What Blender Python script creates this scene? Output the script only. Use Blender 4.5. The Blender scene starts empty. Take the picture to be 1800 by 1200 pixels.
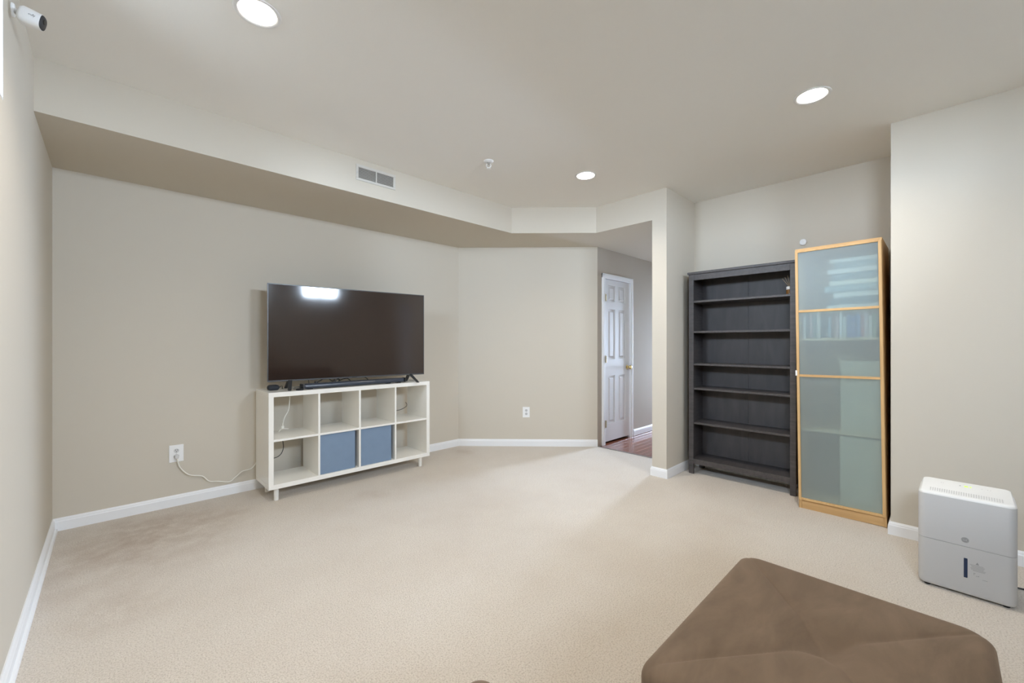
import bpy, bmesh, math, random
from mathutils import Vector, Matrix

sc = bpy.context.scene
col = sc.collection
random.seed(7)
PI = math.pi

# ------------------------------------------------------------------ camera
CAM_H = 1.283
F_PX, YAW, CY = 729.5, math.radians(45.95), 603.0
cam_d = bpy.data.cameras.new('camera')
cam = bpy.data.objects.new('camera', cam_d)
col.objects.link(cam)
cam_d.sensor_fit = 'HORIZONTAL'
cam_d.sensor_width = 36.0
cam_d.lens = F_PX / 1800.0 * 36.0
cam_d.shift_y = (CY - 600.0) / 1800.0
cam_d.clip_start = 0.02
cam.location = (0, 0, CAM_H)
cam.rotation_euler = (PI / 2, 0, YAW - PI / 2)
sc.camera = cam

# ------------------------------------------------------------------ light
SKY = 124.0
CAN = 550.0
world = bpy.data.worlds.new('sky')
sc.world = world
world.use_nodes = True
wn = world.node_tree
wn.nodes['Background'].inputs[0].default_value = (0.69, 0.83, 1.0, 1)
wn.nodes['Background'].inputs[1].default_value = SKY

sc.view_settings.view_transform = 'Standard'
sc.view_settings.look = 'None'
sc.view_settings.gamma = 1.0
sc.view_settings.use_curve_mapping = False
sc.view_settings.exposure = 0.05
sc.cycles.use_denoising = True
sc.cycles.max_bounces = 12
sc.cycles.diffuse_bounces = 7
sc.cycles.glossy_bounces = 5
sc.cycles.transmission_bounces = 8
sc.cycles.sample_clamp_indirect = 6.0
sc.cycles.caustics_reflective = False
sc.cycles.adaptive_threshold = 0.045


def portal(name, loc, rot, sx, sy):
    l = bpy.data.lights.new(name, 'AREA')
    l.shape = 'RECTANGLE'
    l.size, l.size_y = sx, sy
    l.cycles.is_portal = True
    o = bpy.data.objects.new(name, l)
    col.objects.link(o)
    o.location = loc
    o.rotation_euler = rot
    return o


# window openings (two unseen ones added for daylight) and the glazed door at the end of the hallway let the sky in
portal('sky_portal_left', (-0.44, 2.10, 2.42), (0, -PI / 2, 0), 0.49, 0.61)
portal('sky_portal_left_added', (-0.44, -0.75, 2.42), (0, -PI / 2, 0), 0.49, 0.81)
portal('sky_portal_rear_added', (0.775, -1.76, 2.465), (PI / 2, 0, 0), 0.76, 0.46)
portal('sky_portal_rear', (2.235, -1.76, 2.465), (PI / 2, 0, 0), 0.74, 0.46)
portal('sky_portal_hall', (8.12, 2.575, 1.27), (0, PI / 2, 0), 1.38, 0.57)


# ------------------------------------------------------------------ helpers
def srgb(r, g, b):
    def f(c):
        c /= 255.0
        return c / 12.92 if c <= 0.04045 else ((c + 0.055) / 1.055) ** 2.4
    return (f(r), f(g), f(b))


def mat(name, color, rough=0.6, metal=0.0, spec=0.5, bump=None, var=None, sheen=0.0, coat=0.0, emit=None):
    """bump=(scale, strength, distance), var=(scale, amount): mild procedural colour variation"""
    m = bpy.data.materials.new(name)
    m.use_nodes = True
    nt = m.node_tree
    b = nt.nodes['Principled BSDF']
    b.inputs['Base Color'].default_value = (*color, 1)
    b.inputs['Roughness'].default_value = rough
    b.inputs['Metallic'].default_value = metal
    b.inputs['Specular IOR Level'].default_value = spec
    b.inputs['Sheen Weight'].default_value = sheen
    b.inputs['Coat Weight'].default_value = coat
    tc = nt.nodes.new('ShaderNodeTexCoord')
    if bump:
        n = nt.nodes.new('ShaderNodeTexNoise')
        n.inputs['Scale'].default_value = bump[0]
        n.inputs['Detail'].default_value = 3
        bp = nt.nodes.new('ShaderNodeBump')
        bp.inputs['Strength'].default_value = bump[1]
        bp.inputs['Distance'].default_value = bump[2]
        nt.links.new(tc.outputs['Object'], n.inputs['Vector'])
        nt.links.new(n.outputs['Fac'], bp.inputs['Height'])
        nt.links.new(bp.outputs['Normal'], b.inputs['Normal'])
    if var:
        n = nt.nodes.new('ShaderNodeTexNoise')
        n.inputs['Scale'].default_value = var[0]
        n.inputs['Detail'].default_value = 4
        nt.links.new(tc.outputs['Object'], n.inputs['Vector'])
        mx = nt.nodes.new('ShaderNodeMix')
        mx.data_type = 'RGBA'
        a = var[1]
        mx.inputs[6].default_value = (*[c * (1 - a) for c in color], 1)
        mx.inputs[7].default_value = (*[min(1, c * (1 + a)) for c in color], 1)
        nt.links.new(n.outputs['Fac'], mx.inputs[0])
        nt.links.new(mx.outputs[2], b.inputs['Base Color'])
    if emit:
        b.inputs['Emission Color'].default_value = (*emit[0], 1)
        b.inputs['Emission Strength'].default_value = emit[1]
    return m


def wood(name, c1, c2, scale=(1, 1, 1), rough=0.45, coat=0.0):
    m = bpy.data.materials.new(name)
    m.use_nodes = True
    nt = m.node_tree
    b = nt.nodes['Principled BSDF']
    b.inputs['Roughness'].default_value = rough
    b.inputs['Coat Weight'].default_value = coat
    tc = nt.nodes.new('ShaderNodeTexCoord')
    mp = nt.nodes.new('ShaderNodeMapping')
    mp.inputs['Scale'].default_value = scale
    oi = nt.nodes.new('ShaderNodeObjectInfo')
    ad = nt.nodes.new('ShaderNodeVectorMath')
    ad.operation = 'ADD'
    n = nt.nodes.new('ShaderNodeTexNoise')
    n.inputs['Scale'].default_value = 1.0
    n.inputs['Detail'].default_value = 6
    n.inputs['Distortion'].default_value = 0.6
    ramp = nt.nodes.new('ShaderNodeValToRGB')
    ramp.color_ramp.elements[0].position = 0.3
    ramp.color_ramp.elements[0].color = (*c1, 1)
    ramp.color_ramp.elements[1].position = 0.72
    ramp.color_ramp.elements[1].color = (*c2, 1)
    nt.links.new(tc.outputs['Object'], mp.inputs['Vector'])
    nt.links.new(mp.outputs['Vector'], ad.inputs[0])
    nt.links.new(oi.outputs['Random'], ad.inputs[1])
    nt.links.new(ad.outputs[0], n.inputs['Vector'])
    nt.links.new(n.outputs['Fac'], ramp.inputs['Fac'])
    nt.links.new(ramp.outputs['Color'], b.inputs['Base Color'])
    bp = nt.nodes.new('ShaderNodeBump')
    bp.inputs['Strength'].default_value = 0.08
    bp.inputs['Distance'].default_value = 0.002
    nt.links.new(n.outputs['Fac'], bp.inputs['Height'])
    nt.links.new(bp.outputs['Normal'], b.inputs['Normal'])
    return m


M = {}
WALL = (0.615, 0.565, 0.483)
M['wall'] = mat('wall_paint', WALL, 0.85, spec=0.25, bump=(220, 0.12, 0.002))
M['hall_wall'] = mat('hallway_wall_tone', (0.45, 0.40, 0.34), 0.85, spec=0.25, bump=(220, 0.12, 0.002))  # darker tone than the other walls
M['ceiling'] = mat('ceiling_paint', (0.86, 0.845, 0.81), 0.9, spec=0.2, bump=(160, 0.12, 0.002))
M['trim'] = mat('white_trim_paint', (0.85, 0.86, 0.88), 0.35, bump=(30, 0.03, 0.001))
M['door'] = mat('white_door_paint', (0.74, 0.74, 0.76), 0.4)
M['white_gloss'] = mat('white_foil', (0.90, 0.885, 0.84), 0.22)
M['white_plastic'] = mat('white_plastic', (0.88, 0.88, 0.88), 0.4)
M['socket'] = mat('socket_plastic', (0.62, 0.62, 0.62), 0.4)
M['slot'] = mat('dark_slot', (0.02, 0.02, 0.02), 0.6)
M['black'] = mat('black_plastic', (0.018, 0.018, 0.02), 0.45)
M['black_matte'] = mat('black_fabric', (0.022, 0.026, 0.034), 0.8, bump=(900, 0.3, 0.001))
M['sound_bar'] = mat('soundbar_mesh', (0.03, 0.042, 0.068), 0.28, spec=0.9)  # blue tint stands in for window light reflected on the bar
M['screen'] = mat('tv_screen', (0.032, 0.021, 0.017), 0.075, spec=0.7, coat=0.2)  # brown base imitates the warm room mirrored in the glass
M['bezel'] = mat('tv_bezel', (0.10, 0.10, 0.105), 0.35, metal=0.6)
M['tv_leg'] = mat('tv_leg', (0.055, 0.058, 0.062), 0.4, metal=0.3)
M['cable_black'] = mat('black_cable', (0.015, 0.015, 0.015), 0.5)
M['cable_white'] = mat('white_cable', (0.82, 0.80, 0.74), 0.5)
M['box_fabric'] = mat('blue_grey_fabric', srgb(122, 142, 166), 0.85, bump=(500, 0.3, 0.001), var=(14, 0.06))
M['brass'] = mat('brass', (0.78, 0.60, 0.28), 0.18, metal=1.0)
M['hinge_brass'] = mat('dull_brass', (0.36, 0.30, 0.18), 0.45, metal=0.8)
M['chrome'] = mat('steel', (0.6, 0.6, 0.6), 0.3, metal=1.0)
M['dark_wood'] = wood('grey_brown_stain', srgb(62, 58, 58), srgb(82, 77, 76), (6, 6, 60), 0.42)
M['dark_wood_h'] = wood('grey_brown_stain_rail', srgb(62, 58, 58), srgb(82, 77, 76), (6, 60, 60), 0.42)
M['dark_back'] = wood('grey_brown_back', srgb(66, 63, 64), srgb(80, 76, 76), (4, 14, 3), 0.5)
M['oak'] = wood('oak_veneer', srgb(196, 155, 102), srgb(216, 178, 124), (30, 30, 2.0), 0.5)
M['oak_h'] = wood('oak_veneer_rail', srgb(196, 155, 102), srgb(216, 178, 124), (30, 2.0, 30), 0.5)
M['oak_in'] = wood('oak_foil', srgb(206, 182, 145), srgb(216, 194, 158), (20, 20, 2.0), 0.6)
M['cherry'] = wood('reddish_floor_board', srgb(98, 52, 36), srgb(142, 84, 60), (1.5, 30, 30), 0.22, 0.3)
M['cream_card'] = mat('cream_card', srgb(196, 184, 160), 0.8)
M['amber'] = mat('amber_glass', srgb(120, 82, 38), 0.15)
M['reed'] = mat('reed_stick', srgb(196, 170, 130), 0.7)
M['grey_body'] = mat('light_grey_plastic', (0.53, 0.525, 0.52), 0.5, bump=(400, 0.06, 0.001))
M['white_top'] = mat('white_top_plastic', (0.84, 0.84, 0.83), 0.45)
M['tank_window'] = mat('tank_window', srgb(30, 48, 78), 0.2)
M['print_grey'] = mat('grey_print', (0.28, 0.28, 0.28), 0.6)
M['green_led'] = mat('green_led', (0.3, 0.5, 0.02), 0.5, emit=((0.45, 1.0, 0.03), 1.3))
M['duct_dark'] = mat('dark_duct', (0.16, 0.15, 0.135), 0.8)
M['vent_paint'] = mat('vent_paint', (0.60, 0.575, 0.53), 0.5)
M['louver'] = mat('louver_paint', (0.60, 0.575, 0.53), 0.5)
M['lens_black'] = mat('lens_black', (0.012, 0.012, 0.012), 0.12)
M['vinyl'] = mat('white_vinyl', (0.82, 0.84, 0.86), 0.35)


def suede(name, base):
    m = mat(name, base, 0.95, spec=0.12, sheen=0.35, bump=(260, 0.25, 0.001))
    nt = m.node_tree
    b = nt.nodes['Principled BSDF']
    b.inputs['Sheen Roughness'].default_value = 0.4
    b.inputs['Sheen Tint'].default_value = (0.75, 0.62, 0.52, 1)
    tc = [n for n in nt.nodes if n.type == 'TEX_COORD'][0]
    mp = nt.nodes.new('ShaderNodeMapping')
    mp.inputs['Scale'].default_value = (3.0, 7.0, 5.0)
    mp.inputs['Rotation'].default_value = (0, 0, 0.5)
    n = nt.nodes.new('ShaderNodeTexNoise')
    n.inputs['Scale'].default_value = 1.0
    n.inputs['Detail'].default_value = 7
    n.inputs['Roughness'].default_value = 0.62
    n.inputs['Distortion'].default_value = 0.8
    r = nt.nodes.new('ShaderNodeValToRGB')
    r.color_ramp.elements[0].position = 0.34
    r.color_ramp.elements[0].color = (*[c * 0.82 for c in base], 1)
    r.color_ramp.elements[1].position = 0.68
    r.color_ramp.elements[1].color = (*[c * 1.16 for c in base], 1)
    nt.links.new(tc.outputs['Object'], mp.inputs[0])
    nt.links.new(mp.outputs[0], n.inputs[0])
    nt.links.new(n.outputs['Fac'], r.inputs[0])
    nt.links.new(r.outputs[0], b.inputs['Base Color'])
    return m


M['suede'] = suede('brown_suede', (0.205, 0.152, 0.112))
M['sofa'] = suede('dark_brown_suede', (0.10, 0.075, 0.058))


def carpet_mat():
    m = bpy.data.materials.new('cream_carpet')
    m.use_nodes = True
    nt = m.node_tree
    L = nt.links.new
    b = nt.nodes['Principled BSDF']
    b.inputs['Roughness'].default_value = 1.0
    b.inputs['Specular IOR Level'].default_value = 0.05
    b.inputs['Sheen Weight'].default_value = 0.25
    b.inputs['Sheen Roughness'].default_value = 0.5
    tc = nt.nodes.new('ShaderNodeTexCoord')

    def noise(scale, detail=3, rough=0.5, dist=0.0):
        n = nt.nodes.new('ShaderNodeTexNoise')
        n.inputs['Scale'].default_value = scale
        n.inputs['Detail'].default_value = detail
        n.inputs['Roughness'].default_value = rough
        n.inputs['Distortion'].default_value = dist
        L(tc.outputs['Object'], n.inputs['Vector'])
        return n

    def mapr(src, a, c, lo=0.0, hi=1.0):
        r = nt.nodes.new('ShaderNodeMapRange')
        r.inputs[1].default_value = a
        r.inputs[2].default_value = c
        r.inputs[3].default_value = lo
        r.inputs[4].default_value = hi
        L(src, r.inputs[0])
        return r.outputs[0]

    def mix(fac, a, c, mode='MIX'):
        x = nt.nodes.new('ShaderNodeMix')
        x.data_type = 'RGBA'
        x.blend_type = mode
        if isinstance(fac, float):
            x.inputs[0].default_value = fac
        else:
            L(fac, x.inputs[0])
        for i, s in ((6, a), (7, c)):
            if isinstance(s, tuple):
                x.inputs[i].default_value = (*s, 1)
            else:
                L(s, x.inputs[i])
        return x.outputs[2]

    base, dark = (0.73, 0.665, 0.585), (0.685, 0.612, 0.53)
    c = mix(mapr(noise(2.2, 6, 0.65, 0.0).outputs['Fac'], 0.40, 0.72), base, dark)
    # tuft speckle
    sp = noise(150, 2, 0.7)
    c = mix(mapr(sp.outputs['Fac'], 0.34, 0.54, 0.60, 0.0), c, (0.40, 0.33, 0.26))
    # worn, brownish stains with ragged outlines, the left-corner ones also painting in its shade: (u, v, radius, amount)
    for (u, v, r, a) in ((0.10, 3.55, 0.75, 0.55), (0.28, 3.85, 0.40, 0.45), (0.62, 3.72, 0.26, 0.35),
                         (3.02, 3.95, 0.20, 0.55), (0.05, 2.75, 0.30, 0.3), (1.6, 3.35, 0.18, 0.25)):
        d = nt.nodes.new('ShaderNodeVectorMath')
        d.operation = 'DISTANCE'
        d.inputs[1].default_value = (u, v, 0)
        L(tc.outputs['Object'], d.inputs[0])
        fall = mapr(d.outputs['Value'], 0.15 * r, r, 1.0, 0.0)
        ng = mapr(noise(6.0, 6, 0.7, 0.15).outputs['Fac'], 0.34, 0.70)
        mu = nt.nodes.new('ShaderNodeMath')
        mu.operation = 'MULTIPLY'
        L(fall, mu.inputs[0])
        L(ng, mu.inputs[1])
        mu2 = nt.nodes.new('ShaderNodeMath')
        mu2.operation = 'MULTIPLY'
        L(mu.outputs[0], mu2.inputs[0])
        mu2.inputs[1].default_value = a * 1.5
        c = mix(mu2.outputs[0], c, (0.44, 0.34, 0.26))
    L(c, b.inputs['Base Color'])
    bp = nt.nodes.new('ShaderNodeBump')
    bp.inputs['Strength'].default_value = 0.8
    bp.inputs['Distance'].default_value = 0.008
    L(noise(170, 3, 0.6).outputs['Fac'], bp.inputs['Height'])
    L(bp.outputs['Normal'], b.inputs['Normal'])
    return m


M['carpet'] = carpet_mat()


def pane_mat(name, tint):
    m = bpy.data.materials.new(name)
    m.use_nodes = True
    nt = m.node_tree
    nt.nodes.remove(nt.nodes['Principled BSDF'])
    out = nt.nodes['Material Output']
    t = nt.nodes.new('ShaderNodeBsdfTransparent')
    t.inputs['Color'].default_value = (*tint, 1)
    g = nt.nodes.new('ShaderNodeBsdfGlossy')
    g.inputs['Roughness'].default_value = 0.02
    fr = nt.nodes.new('ShaderNodeFresnel')
    mx = nt.nodes.new('ShaderNodeMixShader')
    nt.links.new(fr.outputs[0], mx.inputs[0])
    nt.links.new(t.outputs[0], mx.inputs[1])
    nt.links.new(g.outputs[0], mx.inputs[2])
    nt.links.new(mx.outputs[0], out.inputs[0])
    return m


M['pane'] = pane_mat('clear_pane', (1, 1, 1))
M['tinted_pane'] = pane_mat('tinted_pane', (0.92, 0.94, 0.98))


def frosted_mat():
    m = bpy.data.materials.new('frosted_glass')
    m.use_nodes = True
    nt = m.node_tree
    L = nt.links.new
    nt.nodes.remove(nt.nodes['Principled BSDF'])
    out = nt.nodes['Material Output']
    rf = nt.nodes.new('ShaderNodeBsdfRefraction')
    rf.inputs['Color'].default_value = (0.84, 0.92, 0.93, 1)
    rf.inputs['Roughness'].default_value = 0.35
    rf.inputs['IOR'].default_value = 1.25
    df = nt.nodes.new('ShaderNodeBsdfDiffuse')
    df.inputs['Color'].default_value = (0.66, 0.76, 0.79, 1)
    tl = nt.nodes.new('ShaderNodeBsdfTranslucent')
    tl.inputs['Color'].default_value = (0.85, 0.95, 0.96, 1)
    gl = nt.nodes.new('ShaderNodeBsdfGlossy')
    gl.inputs['Roughness'].default_value = 0.35
    m1 = nt.nodes.new('ShaderNodeMixShader')
    m1.inputs[0].default_value = 0.40
    m2 = nt.nodes.new('ShaderNodeMixShader')
    m2.inputs[0].default_value = 0.26
    m3 = nt.nodes.new('ShaderNodeMixShader')
    m3.inputs[0].default_value = 0.05
    tp = nt.nodes.new('ShaderNodeBsdfTransparent')
    tp.inputs['Color'].default_value = (0.88, 0.96, 0.97, 1)
    m0 = nt.nodes.new('ShaderNodeMixShader')
    m0.inputs[0].default_value = 0.30
    L(tp.outputs[0], m0.inputs[1])
    L(rf.outputs[0], m0.inputs[2])
    L(df.outputs[0], m1.inputs[1])
    L(tl.outputs[0], m1.inputs[2])
    L(m0.outputs[0], m2.inputs[1])
    L(m1.outputs[0], m2.inputs[2])
    L(m2.outputs[0], m3.inputs[1])
    L(gl.outputs[0], m3.inputs[2])
    L(m3.outputs[0], out.inputs[0])
    return m


M['frosted'] = frosted_mat()


class MB:
    def __init__(self):
        self.bm = bmesh.new()

    def _add(self, verts, faces, bevel=0, seg=2):
        vs = [self.bm.verts.new(v) for v in verts]
        fs = [self.bm.faces.new([vs[i] for i in f]) for f in faces]
        if bevel:
            es = list({e for f in fs for e in f.edges})
            bmesh.ops.bevel(self.bm, geom=es, offset=bevel, segments=seg, profile=0.5, affect='EDGES')
        return self

    def box(self, x0, x1, y0, y1, z0, z1, bevel=0, seg=2):
        v = [(x, y, z) for z in (z0, z1) for y in (y0, y1) for x in (x0, x1)]
        f = [(0, 2, 3, 1), (4, 5, 7, 6), (0, 1, 5, 4), (2, 6, 7, 3), (0, 4, 6, 2), (1, 3, 7, 5)]
        return self._add(v, f, bevel, seg)

    def hexa(self, v, bevel=0, seg=2):
        """eight corners: bottom 4 counter-clockwise, top 4 counter-clockwise"""
        f = [(3, 2, 1, 0), (4, 5, 6, 7), (0, 1, 5, 4), (1, 2, 6, 5), (2, 3, 7, 6), (3, 0, 4, 7)]
        return self._add(v, f, bevel, seg)

    def prism(self, pts, z0, z1, bevel=0, seg=2):
        n = len(pts)
        v = [(p[0], p[1], z0) for p in pts] + [(p[0], p[1], z1) for p in pts]
        f = [tuple(range(n - 1, -1, -1)), tuple(range(n, 2 * n))]
        f += [(i, (i + 1) % n, n + (i + 1) % n, n + i) for i in range(n)]
        return self._add(v, f, bevel, seg)

    def tube(self, pts, r, n=8):
        pts = [Vector(p) for p in pts]
        rs = r if isinstance(r, (list, tuple)) else [r] * len(pts)
        rings = []
        up = None
        for i, p in enumerate(pts):
            t = (pts[min(i + 1, len(pts) - 1)] - pts[max(i - 1, 0)]).normalized()
            if up is None:
                a = Vector((0, 0, 1)) if abs(t.z) < 0.9 else Vector((1, 0, 0))
                up = (a - t * a.dot(t)).normalized()
            else:
                up = (up - t * up.dot(t)).normalized()
            s = t.cross(up)
            rings.append([self.bm.verts.new(p + (up * math.cos(2 * PI * k / n) + s * math.sin(2 * PI * k / n)) * rs[i]) for k in range(n)])
        for a, b in zip(rings, rings[1:]):
            for k in range(n):
                self.bm.faces.new((a[k], a[(k + 1) % n], b[(k + 1) % n], b[k]))
        self.bm.faces.new(rings[0][::-1])
        self.bm.faces.new(rings[-1])
        return self

    def lathe(self, prof, c=(0, 0, 0), axis=(0, 0, 1), n=32, caps=True):
        """prof: (radius, height) pairs along axis from c"""
        ax = Vector(axis).normalized()
        a = Vector((1, 0, 0)) if abs(ax.x) < 0.9 else Vector((0, 1, 0))
        e1 = (a - ax * a.dot(ax)).normalized()
        e2 = ax.cross(e1)
        c = Vector(c)
        rings = []
        for r, h in prof:
            if r < 1e-6:
                rings.append([self.bm.verts.new(c + ax * h)])
            else:
                rings.append([self.bm.verts.new(c + ax * h + (e1 * math.cos(2 * PI * k / n) + e2 * math.sin(2 * PI * k / n)) * r) for k in range(n)])
        for p, q in zip(rings, rings[1:]):
            for k in range(n):
                k2 = (k + 1) % n
                if len(p) == 1 and len(q) == 1:
                    continue
                if len(p) == 1:
                    self.bm.faces.new((p[0], q[k2], q[k]))
                elif len(q) == 1:
                    self.bm.faces.new((p[k], p[k2], q[0]))
                else:
                    self.bm.faces.new((p[k], p[k2], q[k2], q[k]))
        if caps:
            if len(rings[0]) > 1:
                self.bm.faces.new(rings[0][::-1])
            if len(rings[-1]) > 1:
                self.bm.faces.new(rings[-1])
        return self

    def build(self, name, material, parent=None, world=True, smooth=False, recalc=True):
        if recalc:
            bmesh.ops.recalc_face_normals(self.bm, faces=self.bm.faces[:])
        if parent is not None and world:
            self.bm.transform(root_matrix(parent).inverted())
        me = bpy.data.meshes.new(name)
        self.bm.to_mesh(me)
        self.bm.free()
        me.materials.append(material if not isinstance(material, str) else M[material])
        if smooth:
            me.shade_smooth()
            try:
                me.set_sharp_from_angle(angle=math.radians(40))
            except Exception:
                pass
        o = bpy.data.objects.new(name, me)
        col.objects.link(o)
        if parent is not None:
            o.parent = parent
        return o


def root_matrix(o):
    m = o.matrix_basis.copy()
    while o.parent is not None:
        o = o.parent
        m = o.matrix_basis @ m
    return m


def tag(o, label=None, cat=None, group=None, kind=None):
    if label:
        o['label'] = label
    if cat:
        o['category'] = cat
    if group:
        o['group'] = group
    if kind:
        o['kind'] = kind
    return o


def thing(name, label, cat, loc=(0, 0, 0), rot=(0, 0, 0), group=None):
    o = bpy.data.objects.new(name, None)
    o.empty_display_size = 0.1
    col.objects.link(o)
    o.location = loc
    o.rotation_euler = rot
    return tag(o, label, cat, group)


def struct(o, label=None, cat=None):
    return tag(o, label, cat, kind='structure')


def add_text(name, body, size, material, parent, matrix, depth=0.0004):
    cu = bpy.data.curves.new(name, 'FONT')
    cu.body = body
    cu.size = size
    cu.extrude = depth
    cu.align_x = 'CENTER'
    cu.align_y = 'CENTER'
    tmp = bpy.data.objects.new(name + '_tmp', cu)
    col.objects.link(tmp)
    dg = bpy.context.evaluated_depsgraph_get()
    me = bpy.data.meshes.new_from_object(tmp.evaluated_get(dg))
    bpy.data.objects.remove(tmp)
    bpy.data.curves.remove(cu)
    me.materials.clear()
    me.materials.append(M[material])
    me.transform(root_matrix(parent).inverted() @ matrix)
    o = bpy.data.objects.new(name, me)
    col.objects.link(o)
    o.parent = parent
    return o


def smooth_path(pts, n=6):
    """Catmull-Rom through the points"""
    P = [Vector(p) for p in pts]
    P = [2 * P[0] - P[1]] + P + [2 * P[-1] - P[-2]]
    out = []
    for i in range(1, len(P) - 2):
        for k in range(n):
            t = k / n
            a, b, c, d = P[i - 1], P[i], P[i + 1], P[i + 2]
            out.append(0.5 * ((2 * b) + (c - a) * t + (2 * a - 5 * b + 4 * c - d) * t * t + (3 * b - a - 3 * c + d) * t ** 3))
    out.append(P[-2])
    return out


# ================================================================== the room
CE = 2.76          # ceiling height
SO = 2.48          # soffit / hallway ceiling height
UL, VB = -0.285, 4.204     # left wall, back (television) wall
A0, A1 = (3.134, 4.204), (4.350, 2.969)   # angled corner wall
VD = 2.969         # hallway door wall
UA = 4.427         # alcove back wall
UR = 3.775         # right wall
VR = -1.60         # wall behind the camera
T = 0.12

# --- floors
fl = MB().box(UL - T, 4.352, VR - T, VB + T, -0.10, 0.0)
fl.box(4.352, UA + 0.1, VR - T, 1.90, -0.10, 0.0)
struct(fl.build('floor', 'carpet'), 'cream carpet with faint brownish stains and painted corner shade', 'floor')

hf = struct(MB().box(4.352, 8.4, 1.93, 4.5, -0.12, -0.022).build('floor_hallway', 'duct_dark'), 'reddish brown wood floor of the hallway', 'floor')
pw = 0.0832
for r in range(13):
    y0 = 1.93 + r * pw
    x = 4.358 - (0.0 if r % 2 else 0.45) - 0.15 * (r % 3)
    while x < 8.0:
        ln = 0.85 + 0.1 * ((r * 7) % 4)
        a, b = max(x, 4.358), min(x + ln, 8.0)
        if b - a > 0.03:
            MB().box(a + 0.0006, b - 0.0006, y0 + 0.0006, y0 + pw - 0.0006, -0.022, -0.004, 0.0012, 1).build('plank', 'cherry', hf)
        x += ln
struct(MB().box(4.340, 4.362, 1.956, 2.965, -0.02, 0.004, 0.002, 1).build('trim_1', 'duct_dark'), 'dark strip between carpet and wood floor', 'trim')

# unseen ground added outside the high windows to cut upward sky light
M['gravel'] = mat('outdoor_gravel', (0.30, 0.29, 0.27), 0.95, bump=(60, 0.4, 0.01), var=(25, 0.3))
gm = MB().box(-5.0, UL - 0.22, -6.0, 7.0, 1.9, 2.12).box(UL - 0.22, 8.0, -6.0, VR - 0.22, 1.9, 2.12)
struct(gm.build('ground', 'gravel'), 'unseen grey gravel ground added outside the high windows', 'ground')
gm = MB().box(8.25, 14.0, 0.0, 6.0, -0.2, -0.08)
struct(gm.build('ground', 'gravel'), 'grey paved ground outside the hallway entrance door', 'ground')

# --- walls with openings
def wall_u(name, u0, u1, v0, v1, z1, opening=None, label=None, m='wall'):
    mb = MB()
    if opening is None:
        mb.box(u0, u1, v0, v1, -0.1, z1)
    else:
        a, b, za, zb = opening
        mb.box(u0, u1, v0, a, -0.1, z1).box(u0, u1, b, v1, -0.1, z1)
        if za > 0:
            mb.box(u0, u1, a, b, -0.1, za)
        mb.box(u0, u1, a, b, zb, z1)
    return struct(mb.build(name, m), label, 'wall')


TOP = CE + 0.15
WL = (1.80, 2.40, 2.180, 2.66)
WL_ADDED = (-1.15, -0.35, 2.180, 2.66)  # unseen opening, added to send daylight onto the right wall and stub
mb = MB().box(UL - 0.20, UL, VR - T, VB + T, -0.1, WL[2]).box(UL - 0.20, UL, VR - T, VB + T, WL[3], TOP)
for a, b in ((VR - T, WL_ADDED[0]), (WL_ADDED[1], WL[0]), (WL[1], VB + T)):
    mb.box(UL - 0.20, UL, a, b, WL[2], WL[3])
struct(mb.build('wall_left', 'wall'), 'beige wall along the left edge, pierced by a small high window', 'wall')
struct(MB().box(UL - 0.2, 3.3, VB, VB + T, -0.1, TOP).build('wall_back', 'wall'), 'beige wall behind the television', 'wall')
d45 = 0.085
struct(MB().prism([A0, (A0[0] + 0.2, A0[1] + 0.2), (A1[0] + 0.3, A1[1] + 0.1), A1], -0.1, TOP).build('wall_corner', 'wall'),
       'beige angled wall with one outlet between television wall and hallway', 'wall')

DU0, DU1, DZ = 4.505, 5.125, 2.105     # door leaf
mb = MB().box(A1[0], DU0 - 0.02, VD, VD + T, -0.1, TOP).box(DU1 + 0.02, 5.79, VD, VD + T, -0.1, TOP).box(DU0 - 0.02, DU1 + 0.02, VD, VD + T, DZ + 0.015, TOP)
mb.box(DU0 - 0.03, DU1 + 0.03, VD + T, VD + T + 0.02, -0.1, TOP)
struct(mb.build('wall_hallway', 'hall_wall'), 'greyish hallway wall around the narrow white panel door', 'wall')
struct(MB().box(5.67, 5.79, VD + T, 4.5, -0.1, TOP).box(5.67, 8.2, 4.38, 4.5, -0.1, TOP).build('wall_hallway_side', 'wall'), 'hidden hallway side wall beyond the panel door', 'wall')
wall_u('wall_hallway_end', 8.0, 8.2, 1.8, 4.5, TOP, (2.02, 2.90, 0.0, 2.06), 'far hallway wall')
struct(MB().box(3.79, 8.2, 1.81, 1.955, -0.1, TOP).build('wall_stub', 'wall'), 'short projecting wall end between hallway opening and bookcase alcove', 'wall')
struct(MB().box(UA, UA + T, 0.10, 1.90, -0.1, TOP).build('wall_alcove', 'wall'), 'beige back wall of the bookcase alcove', 'wall')
DR = (-1.10, -0.48)   # door on the right wall behind the camera
mb = MB().box(UR, UA + 0.2, DR[1], 0.235, -0.1, TOP).box(UR, UA + 0.2, VR - T, DR[0], -0.1, TOP).box(UR, UA + 0.2, DR[0], DR[1], 2.06, TOP)
mb.box(UR + 0.08, UA + 0.2, DR[0], DR[1], -0.1, 2.06)
struct(mb.build('wall_right', 'wall'), 'pale wall on the right behind the dehumidifier', 'wall')
WR = (1.87, 2.60, 2.24, 2.69)
WR_ADDED = (0.40, 1.15, 2.24, 2.69)  # unseen opening, added for more daylight from behind
mb = MB().box(UL - T, UA, VR - 0.20, VR, -0.1, WR[2]).box(UL - T, UA, VR - 0.20, VR, WR[3], TOP)
for a, b in ((UL - T, WR_ADDED[0]), (WR_ADDED[1], WR[0]), (WR[1], UA)):
    mb.box(a, b, VR - 0.20, VR, WR[2], WR[3])
struct(mb.build('wall_rear', 'wall'), 'beige wall behind the camera', 'wall')

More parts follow.
